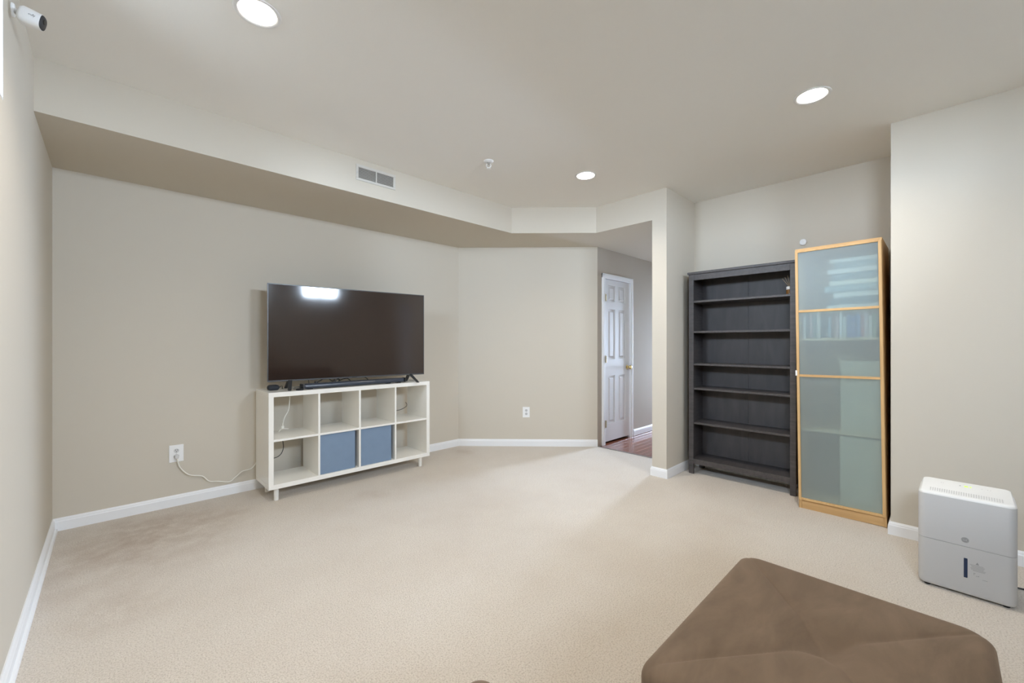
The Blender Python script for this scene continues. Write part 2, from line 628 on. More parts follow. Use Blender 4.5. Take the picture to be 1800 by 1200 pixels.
# --- ceiling with round holes for the recessed lights
CANS = [(0.472, 2.122), (3.010, 2.178), (3.010, 0.535), (0.472, 0.535)]
HOLE = 0.078


def ceiling_mesh():
    mb = MB()
    us = [UL - 0.2, CANS[0][0] - 0.15, CANS[0][0] + 0.15, CANS[1][0] - 0.15, CANS[1][0] + 0.15, UA + 0.2]
    vs = [VR - 0.2, 0.535 - 0.15, 0.535 + 0.15, 2.15 - 0.18, 2.15 + 0.18, VB + T]
    for i in range(5):
        for j in range(5):
            a, b, c, d = us[i], us[i + 1], vs[j], vs[j + 1]
            hit = [p for p in CANS if a < p[0] < b and c < p[1] < d]
            if not hit:
                mb._add([(a, c, CE), (b, c, CE), (b, d, CE), (a, d, CE)], [(3, 2, 1, 0)])
                continue
            cx, cy = hit[0]
            n = 48
            inner, outer = [], []
            for k in range(n):
                t = 2 * PI * k / n + PI / 4
                x, y = math.cos(t), math.sin(t)
                inner.append((cx + HOLE * x, cy + HOLE * y, CE))
                hx = (b - cx) / x if x > 1e-9 else ((a - cx) / x if x < -1e-9 else 1e9)
                hy = (d - cy) / y if y > 1e-9 else ((c - cy) / y if y < -1e-9 else 1e9)
                s = min(hx, hy)
                outer.append((cx + s * x, cy + s * y, CE))
            vv = inner + outer
            ff = [(k, (k + 1) % n, n + (k + 1) % n, n + k) for k in range(n)]
            mb._add(vv, ff)
            # square corners missed between samples
            for (px, py) in ((a, c), (b, c), (b, d), (a, d)):
                k = min(range(n), key=lambda q: -1 if False else abs(math.atan2(math.sin(math.atan2(py - cy, px - cx) - (2 * PI * (q + .5) / n + PI / 4)), math.cos(math.atan2(py - cy, px - cx) - (2 * PI * (q + .5) / n + PI / 4)))))
                p, q = outer[k], outer[(k + 1) % n]
                if abs((p[0] - px) * (q[1] - py) - (q[0] - px) * (p[1] - py)) > 1e-9:
                    mb._add([p, q, (px, py, CE)], [(0, 1, 2)])
    # roof slab above keeps the sky out
    mb.box(UL - 0.3, 8.4, VR - 0.3, VB + 0.4, CE + 0.14, CE + 0.2)
    return mb


struct(ceiling_mesh().build('ceiling', 'ceiling'), 'flat beige ceiling with round recessed lights', 'ceiling')
struct(MB().prism([(UL - 0.1, 3.25), (3.138, 3.25), (3.79, 2.603), (3.79, 1.955), (8.2, 1.955), (8.2, 4.6), (UL - 0.1, 4.6)], SO, CE + 0.01)
       .build('ceiling_soffit', 'wall'), 'boxed beige soffit above the television wall and hallway opening', 'soffit')

# --- baseboards
BH = 0.086
PROF = [(0, 0), (0.014, 0), (0.014, BH * 0.72), (0.011, BH * 0.80), (0.011, BH * 0.86), (0.006, BH * 0.95), (0.004, BH), (0, BH)]


def baseboard(name, path, label, prof=PROF, material='trim'):
    """path: wall-line points; the board stands on the left side of the walking direction, mitred at the bends"""
    P = [Vector((p[0], p[1])) for p in path]
    n = len(P)
    rings = []
    mb = MB()
    for i in range(n):
        d0 = (P[i] - P[i - 1]).normalized() if i > 0 else None
        d1 = (P[i + 1] - P[i]).normalized() if i < n - 1 else None
        n0 = Vector((-d0.y, d0.x)) if d0 else None
        n1 = Vector((-d1.y, d1.x)) if d1 else None
        if n0 is None:
            off = n1
        elif n1 is None:
            off = n0
        else:
            off = (n0 + n1) / (1 + n0.dot(n1))
        rings.append([mb.bm.verts.new((P[i].x + off.x * q[0], P[i].y + off.y * q[0], q[1])) for q in prof])
    m = len(prof)
    for a, b in zip(rings, rings[1:]):
        for k in range(m):
            mb.bm.faces.new((a[k], a[(k + 1) % m], b[(k + 1) % m], b[k]))
    mb.bm.faces.new(rings[0])
    mb.bm.faces.new(rings[-1][::-1])
    return struct(mb.build(name, material), label, 'baseboard')


baseboard('baseboard_left', [(UL, VB), (UL, VR)], 'white baseboard with shoe moulding along the left wall',
          [(0, 0), (0.026, 0), (0.026, 0.012), (0.022, 0.02), (0.014, 0.022), (0.014, 0.062), (0.010, 0.07), (0.010, 0.075), (0.004, BH), (0, BH)])
baseboard('baseboard_back', [A1, A0, (UL + 0.0, VB)], 'white baseboard under the television wall and angled wall')
baseboard('baseboard_hallway', [(5.79, VD), (DU1 + 0.085, VD)], 'white hallway baseboard right of the panel door')
baseboard('baseboard_stub', [(UA, 1.81), (3.79, 1.81), (3.79, 1.955), (7.9, 1.955)], 'white baseboard wrapping the projecting wall end')
baseboard('baseboard_alcove', [(UA, 0.235), (UA, 1.80)], 'white baseboard at the back of the bookcase alcove')
baseboard('baseboard_right', [(UR, DR[1] + 0.075), (UR, 0.235), (UA, 0.235)], 'white baseboard along the right wall behind the dehumidifier')
baseboard('baseboard_rear', [(UL, VR), (UR, VR)], 'white baseboard behind the camera')


# --- windows
def window(name, box, axis, depth_dir, label, sill_label=None):
    """box=(a0,a1,z0,z1) in the wall plane; frame + pane set at the outer side of the reveal"""
    a0, a1, z0, z1 = box
    w = struct(bpy.data.objects.new(name, None), label, 'window')
    col.objects.link(w)

    def bx(mb, p0, p1, d0, d1, q0, q1, bev=0.003):
        lo, hi = min(d0, d1), max(d0, d1)
        if axis == 'u':
            mb.box(lo, hi, p0, p1, q0, q1, bev, 1)
        else:
            mb.box(p0, p1, lo, hi, q0, q1, bev, 1)
        return mb
    D = depth_dir
    f = 0.045
    fr = MB()
    bx(fr, a0, a1, D[0], D[1], z0, z0 + f)
    bx(fr, a0, a1, D[0], D[1], z1 - f, z1)
    bx(fr, a0, a0 + f, D[0], D[1], z0 + f, z1 - f)
    bx(fr, a1 - f, a1, D[0], D[1], z0 + f, z1 - f)
    mid = (a0 + a1) / 2
    bx(fr, mid - 0.018, mid + 0.018, D[0], D[1], z0 + f, z1 - f)
    fr.build('frame', 'vinyl', w)
    dm = (D[0] + D[1]) / 2
    for s in ((a0 + f, mid - 0.018), (mid + 0.018, a1 - f)):
        bx(MB(), s[0], s[1], dm - 0.003, dm + 0.003, z0 + f, z1 - f, 0).build('pane', 'pane', w)
    return w


window('window_1', WL, 'u', (UL - 0.20, UL - 0.14), 'small high window set deep in the left wall')
mb = MB().box(UL - 0.14, UL + 0.0005, WL[0], WL[1], WL[2] - 0.004, WL[2] + 0.006)
mb.box(UL - 0.14, UL + 0.0005, WL[1] - 0.006, WL[1] + 0.004, WL[2], WL[3])
mb.box(UL - 0.14, UL + 0.0005, WL[0] - 0.004, WL[0] + 0.006, WL[2], WL[3])
struct(mb.build('trim_2', 'trim'), 'white painted reveal of the left window', 'trim')
window('window_added_rear', WR_ADDED, 'v', (VR - 0.20, VR - 0.14), 'unseen small high window added behind the camera for more daylight')
window('window_added_left', WL_ADDED, 'u', (UL - 0.20, UL - 0.14), 'unseen high window added in the left wall for more daylight')
window('window_2', WR, 'v', (VR - 0.20, VR - 0.14), 'small high window in the wall behind the camera')

# --- hallway panel door
def panel_door(name, label, u0, u1, z0, z1, vf, knob_side, hinge=True):
    """six-panel door facing -v, its front at v=vf"""
    d = struct(bpy.data.objects.new(name, None), label, 'door')
    col.objects.link(d)
    d.location = (u0, vf, 0)
    w = u1 - u0
    st = 0.105 * w / 0.62
    cols_ = [(u0 + st, u0 + w / 2 - st * 0.42), (u0 + w / 2 + st * 0.42, u1 - st)]
    rows = [(0.22, 0.82), (1.03, 1.66), (1.76, 1.96)]
    H = z1 - z0
    rows = [(z0 + a / 2.03 * H, z0 + b / 2.03 * H) for a, b in rows]
    mb = MB()
    v0, v1 = vf, vf + 0.035
    xs = [u0, cols_[0][0], cols_[0][1], cols_[1][0], cols_[1][1], u1]
    for i in (0, 2, 4):
        mb.box(xs[i], xs[i + 1], v0, v1, z0, z1)
    zs = [z0, rows[0][0], rows[0][1], rows[1][0], rows[1][1], rows[2][0], rows[2][1], z1]
    for c in cols_:
        for k in (0, 2, 4, 6):
            mb.box(c[0], c[1], v0, v1, zs[k], zs[k + 1])
    mb.build('leaf', 'door', d)
    for c in cols_:
        for r in rows:
            p = MB()
            a, b, lo, hi = c[0], c[1], r[0], r[1]
            p.box(a, b, vf + 0.012, vf + 0.03, lo, hi)
            g = 0.022
            p.hexa([(a + g, vf + 0.012, lo + g), (b - g, vf + 0.012, lo + g), (b - g, vf + 0.012, hi - g), (a + g, vf + 0.012, hi - g),
                    (a + g + 0.018, vf + 0.002, lo + g + 0.018), (b - g - 0.018, vf + 0.002, lo + g + 0.018),
                    (b - g - 0.018, vf + 0.002, hi - g - 0.018), (a + g + 0.018, vf + 0.002, hi - g - 0.018)])
            p.build('panel', 'door', d)
    ku = u1 - 0.055 if knob_side > 0 else u0 + 0.055
    kz = 0.957
    k = MB().lathe([(0.030, 0), (0.031, 0.004), (0.024, 0.008), (0.011, 0.011), (0.010, 0.028), (0.018, 0.034), (0.026, 0.043), (0.028, 0.053), (0.022, 0.063), (0.0, 0.067)],
                   (ku, vf, kz), (0, -1, 0), 24).build('knob', 'brass', d, smooth=True)
    k['label'] = 'polished brass knob'
    if hinge:
        hu = u0 if knob_side > 0 else u1
        for hz in (0.26, 1.08, 1.86):
            MB().tube([(hu + 0.002, vf - 0.034, hz - 0.045), (hu + 0.002, vf - 0.034, hz + 0.045)], 0.0075, 8).box(hu - 0.001, hu + 0.005, vf - 0.034, vf + 0.003, hz - 0.043, hz + 0.043).build('hinge', 'hinge_brass', d)
    return d


panel_door('door_1', 'narrow white six-panel door with brass knob in the hallway', DU0, DU1, 0.022, DZ - 0.004, VD + 0.012, 1)
# casing
CW = 0.062
mb = MB()
for a, b in ((DU0 - CW, DU0), (DU1, DU1 + CW)):
    mb.box(a, b, VD - 0.016, VD + 0.004, -0.01, DZ + CW, 0.004, 2)
    i = 0.018 if a < DU0 else 0.0
mb.box(DU0 - CW, DU1 + CW, VD - 0.0165, VD + 0.004, DZ, DZ + CW, 0.004, 2)
mb.box(DU0 - CW + 0.012, DU0 - CW + 0.03, VD - 0.021, VD, -0.01, DZ + CW - 0.012, 0.002, 1)
mb.box(DU1 + CW - 0.03, DU1 + CW - 0.012, VD - 0.021, VD, -0.01, DZ + CW - 0.012, 0.002, 1)
mb.box(DU0 - CW + 0.012, DU1 + CW - 0.012, VD - 0.021, VD, DZ + CW - 0.03, DZ + CW - 0.012, 0.002, 1)
for a in (DU0 - 0.02, DU1):
    mb.box(a, a + 0.02, VD - 0.002, VD + T, -0.01, DZ + 0.015)
mb.box(DU0, DU1, VD - 0.002, VD + T, DZ, DZ + 0.015)
struct(mb.build('trim_3', 'trim'), 'white moulded casing around the hallway panel door', 'trim')

# door on the right wall, seen only as a reflection in the television
d2 = struct(bpy.data.objects.new('door_2', None), 'plain white door on the right wall outside the picture', 'door')
col.objects.link(d2)
MB().box(UR + 0.02, UR + 0.06, DR[0], DR[1], 0.01, 2.05).build('leaf', 'door', d2)
for z0, z1 in ((0.22, 0.82), (1.03, 1.66), (1.76, 1.95)):
    for a, b in ((DR[0] + 0.1, -0.82), (-0.76, DR[1] - 0.1)):
        MB().box(UR + 0.012, UR + 0.024, a, b, z0, z1, 0.005, 1).build('panel', 'door', d2)
mb = MB().box(UR - 0.015, UR + 0.002, DR[0] - 0.06, DR[0], 0, 2.12).box(UR - 0.015, UR + 0.002, DR[1], DR[1] + 0.06, 0, 2.12).box(UR - 0.015, UR + 0.002, DR[0], DR[1], 2.06, 2.12)
struct(mb.build('trim_4', 'trim'), 'white casing of the door outside the picture', 'trim')

# glazed entrance door at the far end of the hallway
d3 = struct(bpy.data.objects.new('door_3', None), 'glazed white entrance door at the far end of the hallway', 'door')
col.objects.link(d3)
mb = MB().box(8.05, 8.09, 2.02, 2.30, 0, 2.06).box(8.05, 8.09, 2.85, 2.90, 0, 2.06).box(8.05, 8.09, 2.30, 2.85, 0, 0.60).box(8.05, 8.09, 2.30, 2.85, 1.95, 2.06)
mb.build('leaf', 'door', d3)
MB().box(8.066, 8.072, 2.30, 2.85, 0.60, 1.95).build('pane', 'tinted_pane', d3)

# ================================================================== ceiling fittings
M['bulb'] = mat('lamp_lens', (1, 1, 1), 0.5, emit=((1.0, 0.93, 0.83), CAN))
M['baffle'] = mat('lamp_baffle', (0.80, 0.79, 0.77), 0.35)


def can_light(c, label):
    t = thing('recessed_light', label, 'ceiling light', (c[0], c[1], CE), group='recessed ceiling lights')
    # trim ring hugging the ceiling, stepped baffle going up, lens disc at the top
    MB().lathe([(0.094, -0.001), (0.0935, -0.004), (0.088, -0.0065), (0.080, -0.006), (0.074, -0.001), (0.076, 0.004), (0.080, 0.004), (0.080, 0.0), (0.094, -0.001)],
               (c[0], c[1], CE), (0, 0, 1), 48, caps=False).build('trim_ring', 'baffle', t, smooth=True)
    MB().lathe([(0.075, -0.002), (0.070, 0.020), (0.064, 0.040), (0.060, 0.058), (0.066, 0.066), (0.086, 0.066), (0.086, 0.004), (0.078, 0.002)],
               (c[0], c[1], CE), (0, 0, 1), 48, caps=False).build('baffle', 'baffle', t, smooth=True)
    MB().lathe([(0.0, 0.042), (0.030, 0.044), (0.050, 0.050), (0.059, 0.056), (0.059, 0.062), (0.0, 0.062)], (c[0], c[1], CE), (0, 0, 1), 40, caps=False).build('lens', 'bulb', t, smooth=True)
    return t


can_light(CANS[0], 'lit recessed ceiling light at the top edge, nearest the television wall soffit')
can_light(CANS[1], 'lit recessed ceiling light above the hallway opening, smallest of the three')
can_light(CANS[2], 'lit recessed ceiling light on the right, in front of the bookcase alcove')
can_light(CANS[3], 'lit recessed ceiling light above the camera, outside the picture')

# sprinkler
su, sv = 2.205, 2.552
t = thing('fire_sprinkler', 'small white pendant fire sprinkler hanging from the ceiling', 'sprinkler', (su, sv, CE))
MB().lathe([(0.0, -0.014), (0.020, -0.013), (0.036, -0.007), (0.040, -0.001), (0.040, 0.0)], (su, sv, CE), n=32, caps=False).build('escutcheon', 'white_plastic', t, smooth=True)
MB().lathe([(0.011, -0.010), (0.011, -0.026), (0.007, -0.030), (0.0, -0.030)], (su, sv, CE), n=16, caps=False).build('head', 'chrome', t, smooth=True)
mb = MB()
for s in (-1, 1):
    mb.tube(smooth_path([(su + s * 0.009, sv - s * 0.009, CE - 0.026), (su + s * 0.013, sv - s * 0.013, CE - 0.040), (su + s * 0.002, sv - s * 0.002, CE - 0.058)], 4), 0.003, 6)
mb.build('frame', 'white_plastic', t)
MB().lathe([(0.0, -0.064), (0.017, -0.062), (0.017, -0.059), (0.0, -0.057)], (su, sv, CE), n=20, caps=False).build('deflector', 'white_plastic', t)

# wall register on the soffit
vu0, vu1, vz0, vz1 = 1.408, 1.752, 2.590, 2.718
t = thing('air_vent', 'beige two-section air vent on the soffit face', 'vent', ((vu0 + vu1) / 2, 3.25, vz0))
mb = MB()
fb = 0.021
mb.box(vu0, vu1, 3.243, 3.2505, vz1 - fb, vz1, 0.002, 1).box(vu0, vu1, 3.243, 3.2505, vz0, vz0 + fb, 0.002, 1)
mb.box(vu0, vu0 + fb, 3.243, 3.2505, vz0 + fb, vz1 - fb, 0.002, 1).box(vu1 - fb, vu1, 3.243, 3.2505, vz0 + fb, vz1 - fb, 0.002, 1)
mb.build('frame', 'vent_paint', t)
um = (vu0 + vu1) / 2
MB().box(um - 0.004, um + 0.004, 3.242, 3.25, vz0 + fb - 0.001, vz1 - fb + 0.001).build('divider', 'vent_paint', t)
MB().box(vu0 + fb, vu1 - fb, 3.2490, 3.2500, vz0 + fb, vz1 - fb).build('duct', 'duct_dark', t)
for a, b in ((vu0 + fb + 0.001, um - 0.005), (um + 0.005, vu1 - fb - 0.001)):
    mb = MB()
    for k in range(9):
        z = vz0 + fb + 0.006 + k * 0.0093
        mb.hexa([(a, 3.2435, z - 0.001), (b, 3.2435, z - 0.001), (b, 3.249, z + 0.004), (a, 3.249, z + 0.004),
                 (a, 3.2435, z), (b, 3.2435, z), (b, 3.249, z + 0.005), (a, 3.249, z + 0.005)])
    tag(mb.build('louvers', 'louver', t), kind='stuff')
MB().tube([(vu0 + 0.008, 3.246, 2.644), (vu0 + 0.008, 3.238, 2.644), (vu0 + 0.008, 3.235, 2.658)], 0.003, 6).build('lever', 'chrome', t)

# ================================================================== wall outlets
def outlet(name, label, M4, plug=False):
    """plate faces local -y, centre at the origin"""
    t = thing(name, label, 'outlet', M4.to_translation(), M4.to_euler(), 'wall outlets')
    MB().box(-0.045, 0.045, -0.007, 0.0, -0.067, 0.067, 0.003, 2).build('plate', 'white_plastic', t, world=False)
    for i, z in enumerate((0.0215, -0.0215)):
        s = MB().prism([(0.017 * math.cos(a) * 1.0, 0.0165 * math.sin(a)) for a in [2 * PI * k / 20 for k in range(20)]], 0.0, 0.0025)
        s.bm.transform(Matrix.Translation((0, -0.0065, z)) @ Matrix.Rotation(PI / 2, 4, 'X'))
        so = s.build('socket', 'socket', t, world=False)
        if plug and i == 1:
            continue
        for x in (-0.0065, 0.0065):
            MB().box(x - 0.0013, x + 0.0013, -0.0096, -0.0085, z + 0.001, z + 0.010).build('slot', 'slot', so, world=False)
        MB().box(-0.0025, 0.0025, -0.0096, -0.0085, z - 0.010, z - 0.0045, 0.001, 1).build('slot', 'slot', so, world=False)
    MB().lathe([(0.0035, 0), (0.003, 0.0012), (0, 0.0015)], (0, -0.007, 0), (0, -1, 0), 12).build('screw', 'socket', t, world=False)
    return t


outlet('wall_outlet', 'white wall outlet left of the white shelf unit, with a cord plugged in', Matrix.Translation((0.374, VB, 0.413)), True)
ang = Matrix.Translation((3.734, 3.604, 0.423)) @ Matrix.Rotation(-PI / 4, 4, 'Z')
outlet('wall_outlet', 'empty white wall outlet on the angled wall right of the television', ang)

t = thing('power_cord', 'thin white cord drooping from the outlet to the shelf unit', 'cord', (0.374, VB - 0.01, 0.39))
MB().box(0.361, 0.387, VB - 0.040, VB - 0.0102, 0.376, 0.406, 0.006, 2).build('plug', 'socket', t)
pts = [(0.376, 4.168, 0.378), (0.382, 4.176, 0.345), (0.401, 4.182, 0.29), (0.455, 4.185, 0.228), (0.536, 4.185, 0.201), (0.582, 4.186, 0.149), (0.644, 4.18, 0.134), (0.719, 4.18, 0.114),
       (0.764, 4.185, 0.141), (0.814, 4.185, 0.179), (0.878, 4.18, 0.19), (0.917, 4.17, 0.237), (0.95, 4.165, 0.30)]
MB().tube(smooth_path(pts, 5), 0.0045, 8).build('cable', 'cable_white', t, smooth=True)

# ================================================================== security camera
t = thing('security_camera', 'small white security camera with black front on the left wall near the ceiling', 'camera', (UL, 2.59, 2.62))
MB().lathe([(0.026, 0.0), (0.026, 0.005), (0.022, 0.009), (0.0, 0.010)], (UL, 2.59, 2.62), (1, 0, 0), 28).build('wall_plate', 'white_plastic', t, smooth=True)
MB().tube([(UL + 0.006, 2.588, 2.618), (UL + 0.016, 2.575, 2.608), (UL + 0.030, 2.541, 2.590)], [0.012, 0.010, 0.010], 12).build('mount_arm', 'socket', t, smooth=True)
cr = Vector((-0.266, 2.540, 2.590))
cd = Vector((0.92, -0.22, -0.20)).normalized()
e_s = cd.cross(Vector((0, 0, 1))).normalized()
e_u = e_s.cross(cd)


def cam_shell(stations, name, material, expo=2.8):
    mb = MB()
    n = 32
    rings = []
    for h, hw, hh in stations:
        ring = []
        for k in range(n):
            a = 2 * PI * k / n
            ca, sa = math.cos(a), math.sin(a)
            x = math.copysign(abs(ca) ** (2 / expo), ca) * hw
            y = math.copysign(abs(sa) ** (2 / expo), sa) * hh
            ring.append(mb.bm.verts.new(cr + cd * h + e_s * x + e_u * y))
        rings.append(ring)
    for a, b in zip(rings, rings[1:]):
        for k in range(n):
            mb.bm.faces.new((a[k], a[(k + 1) % n], b[(k + 1) % n], b[k]))
    mb.bm.faces.new(rings[0][::-1])
    mb.bm.faces.new(rings[-1])
    return mb.build(name, material, t, smooth=True)


cam_shell([(0.003, 0.008, 0.010), (0.005, 0.017, 0.020), (0.010, 0.024, 0.028), (0.019, 0.0285, 0.033), (0.034, 0.0285, 0.0325), (0.070, 0.026, 0.0285), (0.072, 0.0255, 0.028)], 'body', 'white_plastic')
fc = cam_shell([(0.0715, 0.0245, 0.027), (0.0745, 0.0235, 0.026), (0.076, 0.021, 0.0235)], 'front_cap', 'black')
MB().lathe([(0.010, 0.0), (0.009, 0.002), (0.0, 0.0025)], cr + cd * 0.0755 + e_u * 0.006, cd, 20).build('lens', 'lens_black', fc, smooth=True)
mt = Matrix((( cd.x, e_u.x, -e_s.x, 0), (cd.y, e_u.y, -e_s.y, 0), (cd.z, e_u.z, -e_s.z, 0), (0, 0, 0, 1)))
side = e_s if (e_s.dot(-cr + Vector((0, 0, CAM_H)))) > 0 else -e_s
zx = cd; yx = e_u; nx = side
if zx.cross(yx).dot(nx) < 0:
    zx = -zx
mt = Matrix(((zx.x, yx.x, nx.x, 0), (zx.y, yx.y, nx.y, 0), (zx.z, yx.z, nx.z, 0), (0, 0, 0, 1)))
add_text('logo_text', 'eufy', 0.012, 'print_grey', t, Matrix.Translation(cr + cd * 0.050 + side * 0.0278 + e_u * 0.002) @ mt)

# ================================================================== white cube shelf unit
KU0, KU1, KV0, KV1, KZ0, KZ1 = 0.904, 2.400, 3.720, 4.115, 0.107, 0.886
KT = 0.037
t = thing('shelf_unit', 'low white eight-cube shelf unit on short legs under the television', 'shelf unit', ((KU0 + KU1) / 2, (KV0 + KV1) / 2, 0))
MB().box(KU0, KU1, KV0, KV1, KZ1 - KT, KZ1, 0.0012, 1).build('top_panel', 'white_gloss', t)
MB().box(KU0, KU1, KV0, KV1, KZ0, KZ0 + KT, 0.0012, 1).build('bottom_panel', 'white_gloss', t)
MB().box(KU0, KU0 + KT, KV0, KV1, KZ0 + KT, KZ1 - KT, 0.0012, 1).build('side_panel', 'white_gloss', t)
MB().box(KU1 - KT, KU1, KV0, KV1, KZ0 + KT, KZ1 - KT, 0.0012, 1).build('side_panel', 'white_gloss', t)
cell = (KU1 - KU0 - 2 * KT - 3 * 0.017) / 4
divs = []
for k in range(3):
    a = KU0 + KT + (k + 1) * cell + k * 0.017
    divs.append((a, a + 0.017))
    MB().box(a, a + 0.017, KV0 + 0.002, KV1, KZ0 + KT, KZ1 - KT, 0.001, 1).build('divider', 'white_gloss', t)
CELLS = []
x = KU0 + KT
for k in range(4):
    CELLS.append((x, x + cell))
    MB().box(x, x + cell, KV0 + 0.002, KV1, 0.4885, 0.5055, 0.001, 1).build('shelf', 'white_gloss', t)
    x += cell + 0.017
for (x, y) in ((0.975, 3.785), (2.325, 3.785), (0.975, 4.055), (2.325, 4.055)):
    MB().lathe([(0.017, 0.0), (0.018, 0.003), (0.019, KZ0)], (x, y, 0), n=20).build('leg', 'white_gloss', t, smooth=True)

# fabric boxes in the two middle lower cubes
for a, b, lab in ((1.300, 1.612, 'left of the two blue grey fabric storage boxes in the white shelf unit'),
                  (1.668, 1.972, 'right of the two blue grey fabric storage boxes in the white shelf unit')):
    a = max(a, CELLS[1][0] + 0.003) if a < 1.5 else max(a, CELLS[2][0] + 0.003)
    z0, z1 = KZ0 + KT + 0.0005, 0.484
    f0, f1 = KV0 + 0.016, KV0 + 0.37
    bx = thing('storage_box', lab, 'storage box', ((a + b) / 2, (f0 + f1) / 2, z0), group='fabric boxes in the shelf unit')
    MB().box(a, b, f0, f0 + 0.006, z0, z1, 0.002, 2).build('front_panel', 'box_fabric', bx)
    MB().box(a, b, f1 - 0.006, f1, z0, z1, 0.002, 2).build('back_panel', 'box_fabric', bx)
    MB().box(a, a + 0.006, f0 + 0.006, f1 - 0.006, z0, z1, 0.002, 1).build('side_panel', 'box_fabric', bx)
    MB().box(b - 0.006, b, f0 + 0.006, f1 - 0.006, z0, z1, 0.002, 1).build('side_panel', 'box_fabric', bx)
    MB().box(a + 0.006, b - 0.006, f0 + 0.006, f1 - 0.006, z0, z0 + 0.006).build('base', 'box_fabric', bx)

# ================================================================== television
KT_Z = KZ1
a2 = Vector((0.942, 3.915, 0))
b2 = Vector((2.372, 3.785, 0))
tv_ang = math.atan2(b2.y - a2.y, b2.x - a2.x)
tvw = (b2 - a2).length
tv = thing('television', 'large black flat screen television standing on the white shelf unit', 'television', (a2 + b2) / 2 + Vector((0, 0, KT_Z)), (0, 0, tv_ang))
hw, z0, z1 = tvw / 2, 0.957 - KT_Z, 1.787 - KT_Z
B = 0.007
MB().box(-hw + B, hw - B, -0.001, 0.010, z0 + 0.013, z1 - B).build('screen', 'screen', tv, world=False)
mb = MB().box(-hw, hw, -0.003, 0.012, z1 - B, z1, 0.001, 1).box(-hw, hw, -0.003, 0.012, z0, z0 + 0.013, 0.001, 1)
mb.box(-hw, -hw + B, -0.003, 0.012, z0 + 0.013, z1 - B, 0.001, 1).box(hw - B, hw, -0.003, 0.012, z0 + 0.013, z1 - B, 0.001, 1)
bz = mb.build('bezel', 'bezel', tv, world=False)
MB().box(-0.022, 0.022, -0.0045, -0.002, z0 + 0.001, z0 + 0.009, 0.001, 1).build('sensor', 'black', bz, world=False)
MB().hexa([(-hw, 0.010, z0), (hw, 0.010, z0), (hw - 0.12, 0.06, z0 + 0.03), (-hw + 0.12, 0.06, z0 + 0.03),
           (-hw, 0.010, z1), (hw, 0.010, z1), (hw - 0.12, 0.06, z1 - 0.22), (-hw + 0.12, 0.06, z1 - 0.22)], 0.004, 1).build('rear_housing', 'black', tv, world=False)
for s, fx in ((-1, 0.545), (1, 0.565)):
    mb = MB()
    x = s * fx
    top = [(x - 0.016, 0.018), (x + 0.016, 0.018)]
    for ye, xe in ((-0.115, x + s * 0.028), (0.135, x + s * 0.012)):
        # tapering arm from the panel down to a foot
        ys = 0.012 if ye < 0 else 0.034
        mb.hexa([(xe - 0.011, ye - 0.018, 0.0), (xe + 0.011, ye - 0.018, 0.0), (xe + 0.011, ye + 0.018, 0.0), (xe - 0.011, ye + 0.018, 0.0),
                 (x - 0.016, ys - 0.012, z0 + 0.012), (x + 0.016, ys - 0.012, z0 + 0.012), (x + 0.016, ys + 0.014, z0 + 0.012), (x - 0.016, ys + 0.014, z0 + 0.012)], 0.002, 1)
    mb.build('leg', 'tv_leg', tv, world=False)

# soundbar
t = thing('soundbar', 'long slim black soundbar lying in front of the television legs', 'soundbar', (1.66, 3.80, KT_Z))
MB().box(1.184, 2.140, 3.768, 3.838, KT_Z + 0.006, KT_Z + 0.048, 0.020, 6).build('grille', 'sound_bar', t, smooth=True)
for x0, x1 in ((1.168, 1.183), (2.141, 2.152)):
    MB().box(x0, x1, 3.767, 3.839, KT_Z + 0.005, KT_Z + 0.049, 0.0074 if x0 < 1.5 else 0.0054, 3).build('end_cap', 'black', t, smooth=True)
MB().box(1.182, 1.1855, 3.7665, 3.8395, KT_Z + 0.0045, KT_Z + 0.0495, 0.0015, 1).build('chrome_ring', 'chrome', t, smooth=True)
for x in (1.24, 1.97, 2.08):
    MB().box(x - 0.02, x + 0.02, 3.776, 3.83, KT_Z, KT_Z + 0.008, 0.002, 1).build('foot', 'black', t)

# small speaker, streaming puck with its coiled lead
t = thing('small_speaker', 'small dark grey rounded speaker at the left end of the shelf unit top', 'speaker', (0.985, 3.915, KT_Z))
MB().box(0.943, 1.030, 3.882, 3.955, KT_Z, KT_Z + 0.046, 0.021, 5).build('body', 'black_matte', t, smooth=True)
MB().tube(smooth_path([(1.022, 3.90, KT_Z + 0.02), (1.040, 3.893, KT_Z + 0.032), (1.052, 3.90, KT_Z + 0.03), (1.056, 3.92, KT_Z + 0.01), (1.075, 3.98, KT_Z + 0.004), (1.10, 4.08, KT_Z + 0.004)], 5), 0.0025, 6).build('cable', 'cable_black', t, smooth=True)

t = thing('media_player', 'small flat black media player with coiled lead beside the left television leg', 'media player', (1.145, 3.775, KT_Z))
MB().lathe([(0.026, 0.0), (0.029, 0.003), (0.029, 0.012), (0.026, 0.015), (0.0, 0.0155)], (1.146, 3.758, KT_Z), n=28).build('body', 'black', t, smooth=True)
coil = [(1.140 + 0.034 * math.cos(k * 0.5) + 0.0006 * k, 3.800 + 0.026 * math.sin(k * 0.5), KT_Z + 0.004 + 0.0011 * k) for k in range(26)]
MB().tube(coil, 0.0022, 6).build('coiled_lead', 'cable_black', t, smooth=True)


def cord(name, label, pts, r, m, cat='cord', n=5):
    o = MB().tube(smooth_path(pts, n), r, 6).build(name, m, smooth=True)
    return tag(o, label, cat)


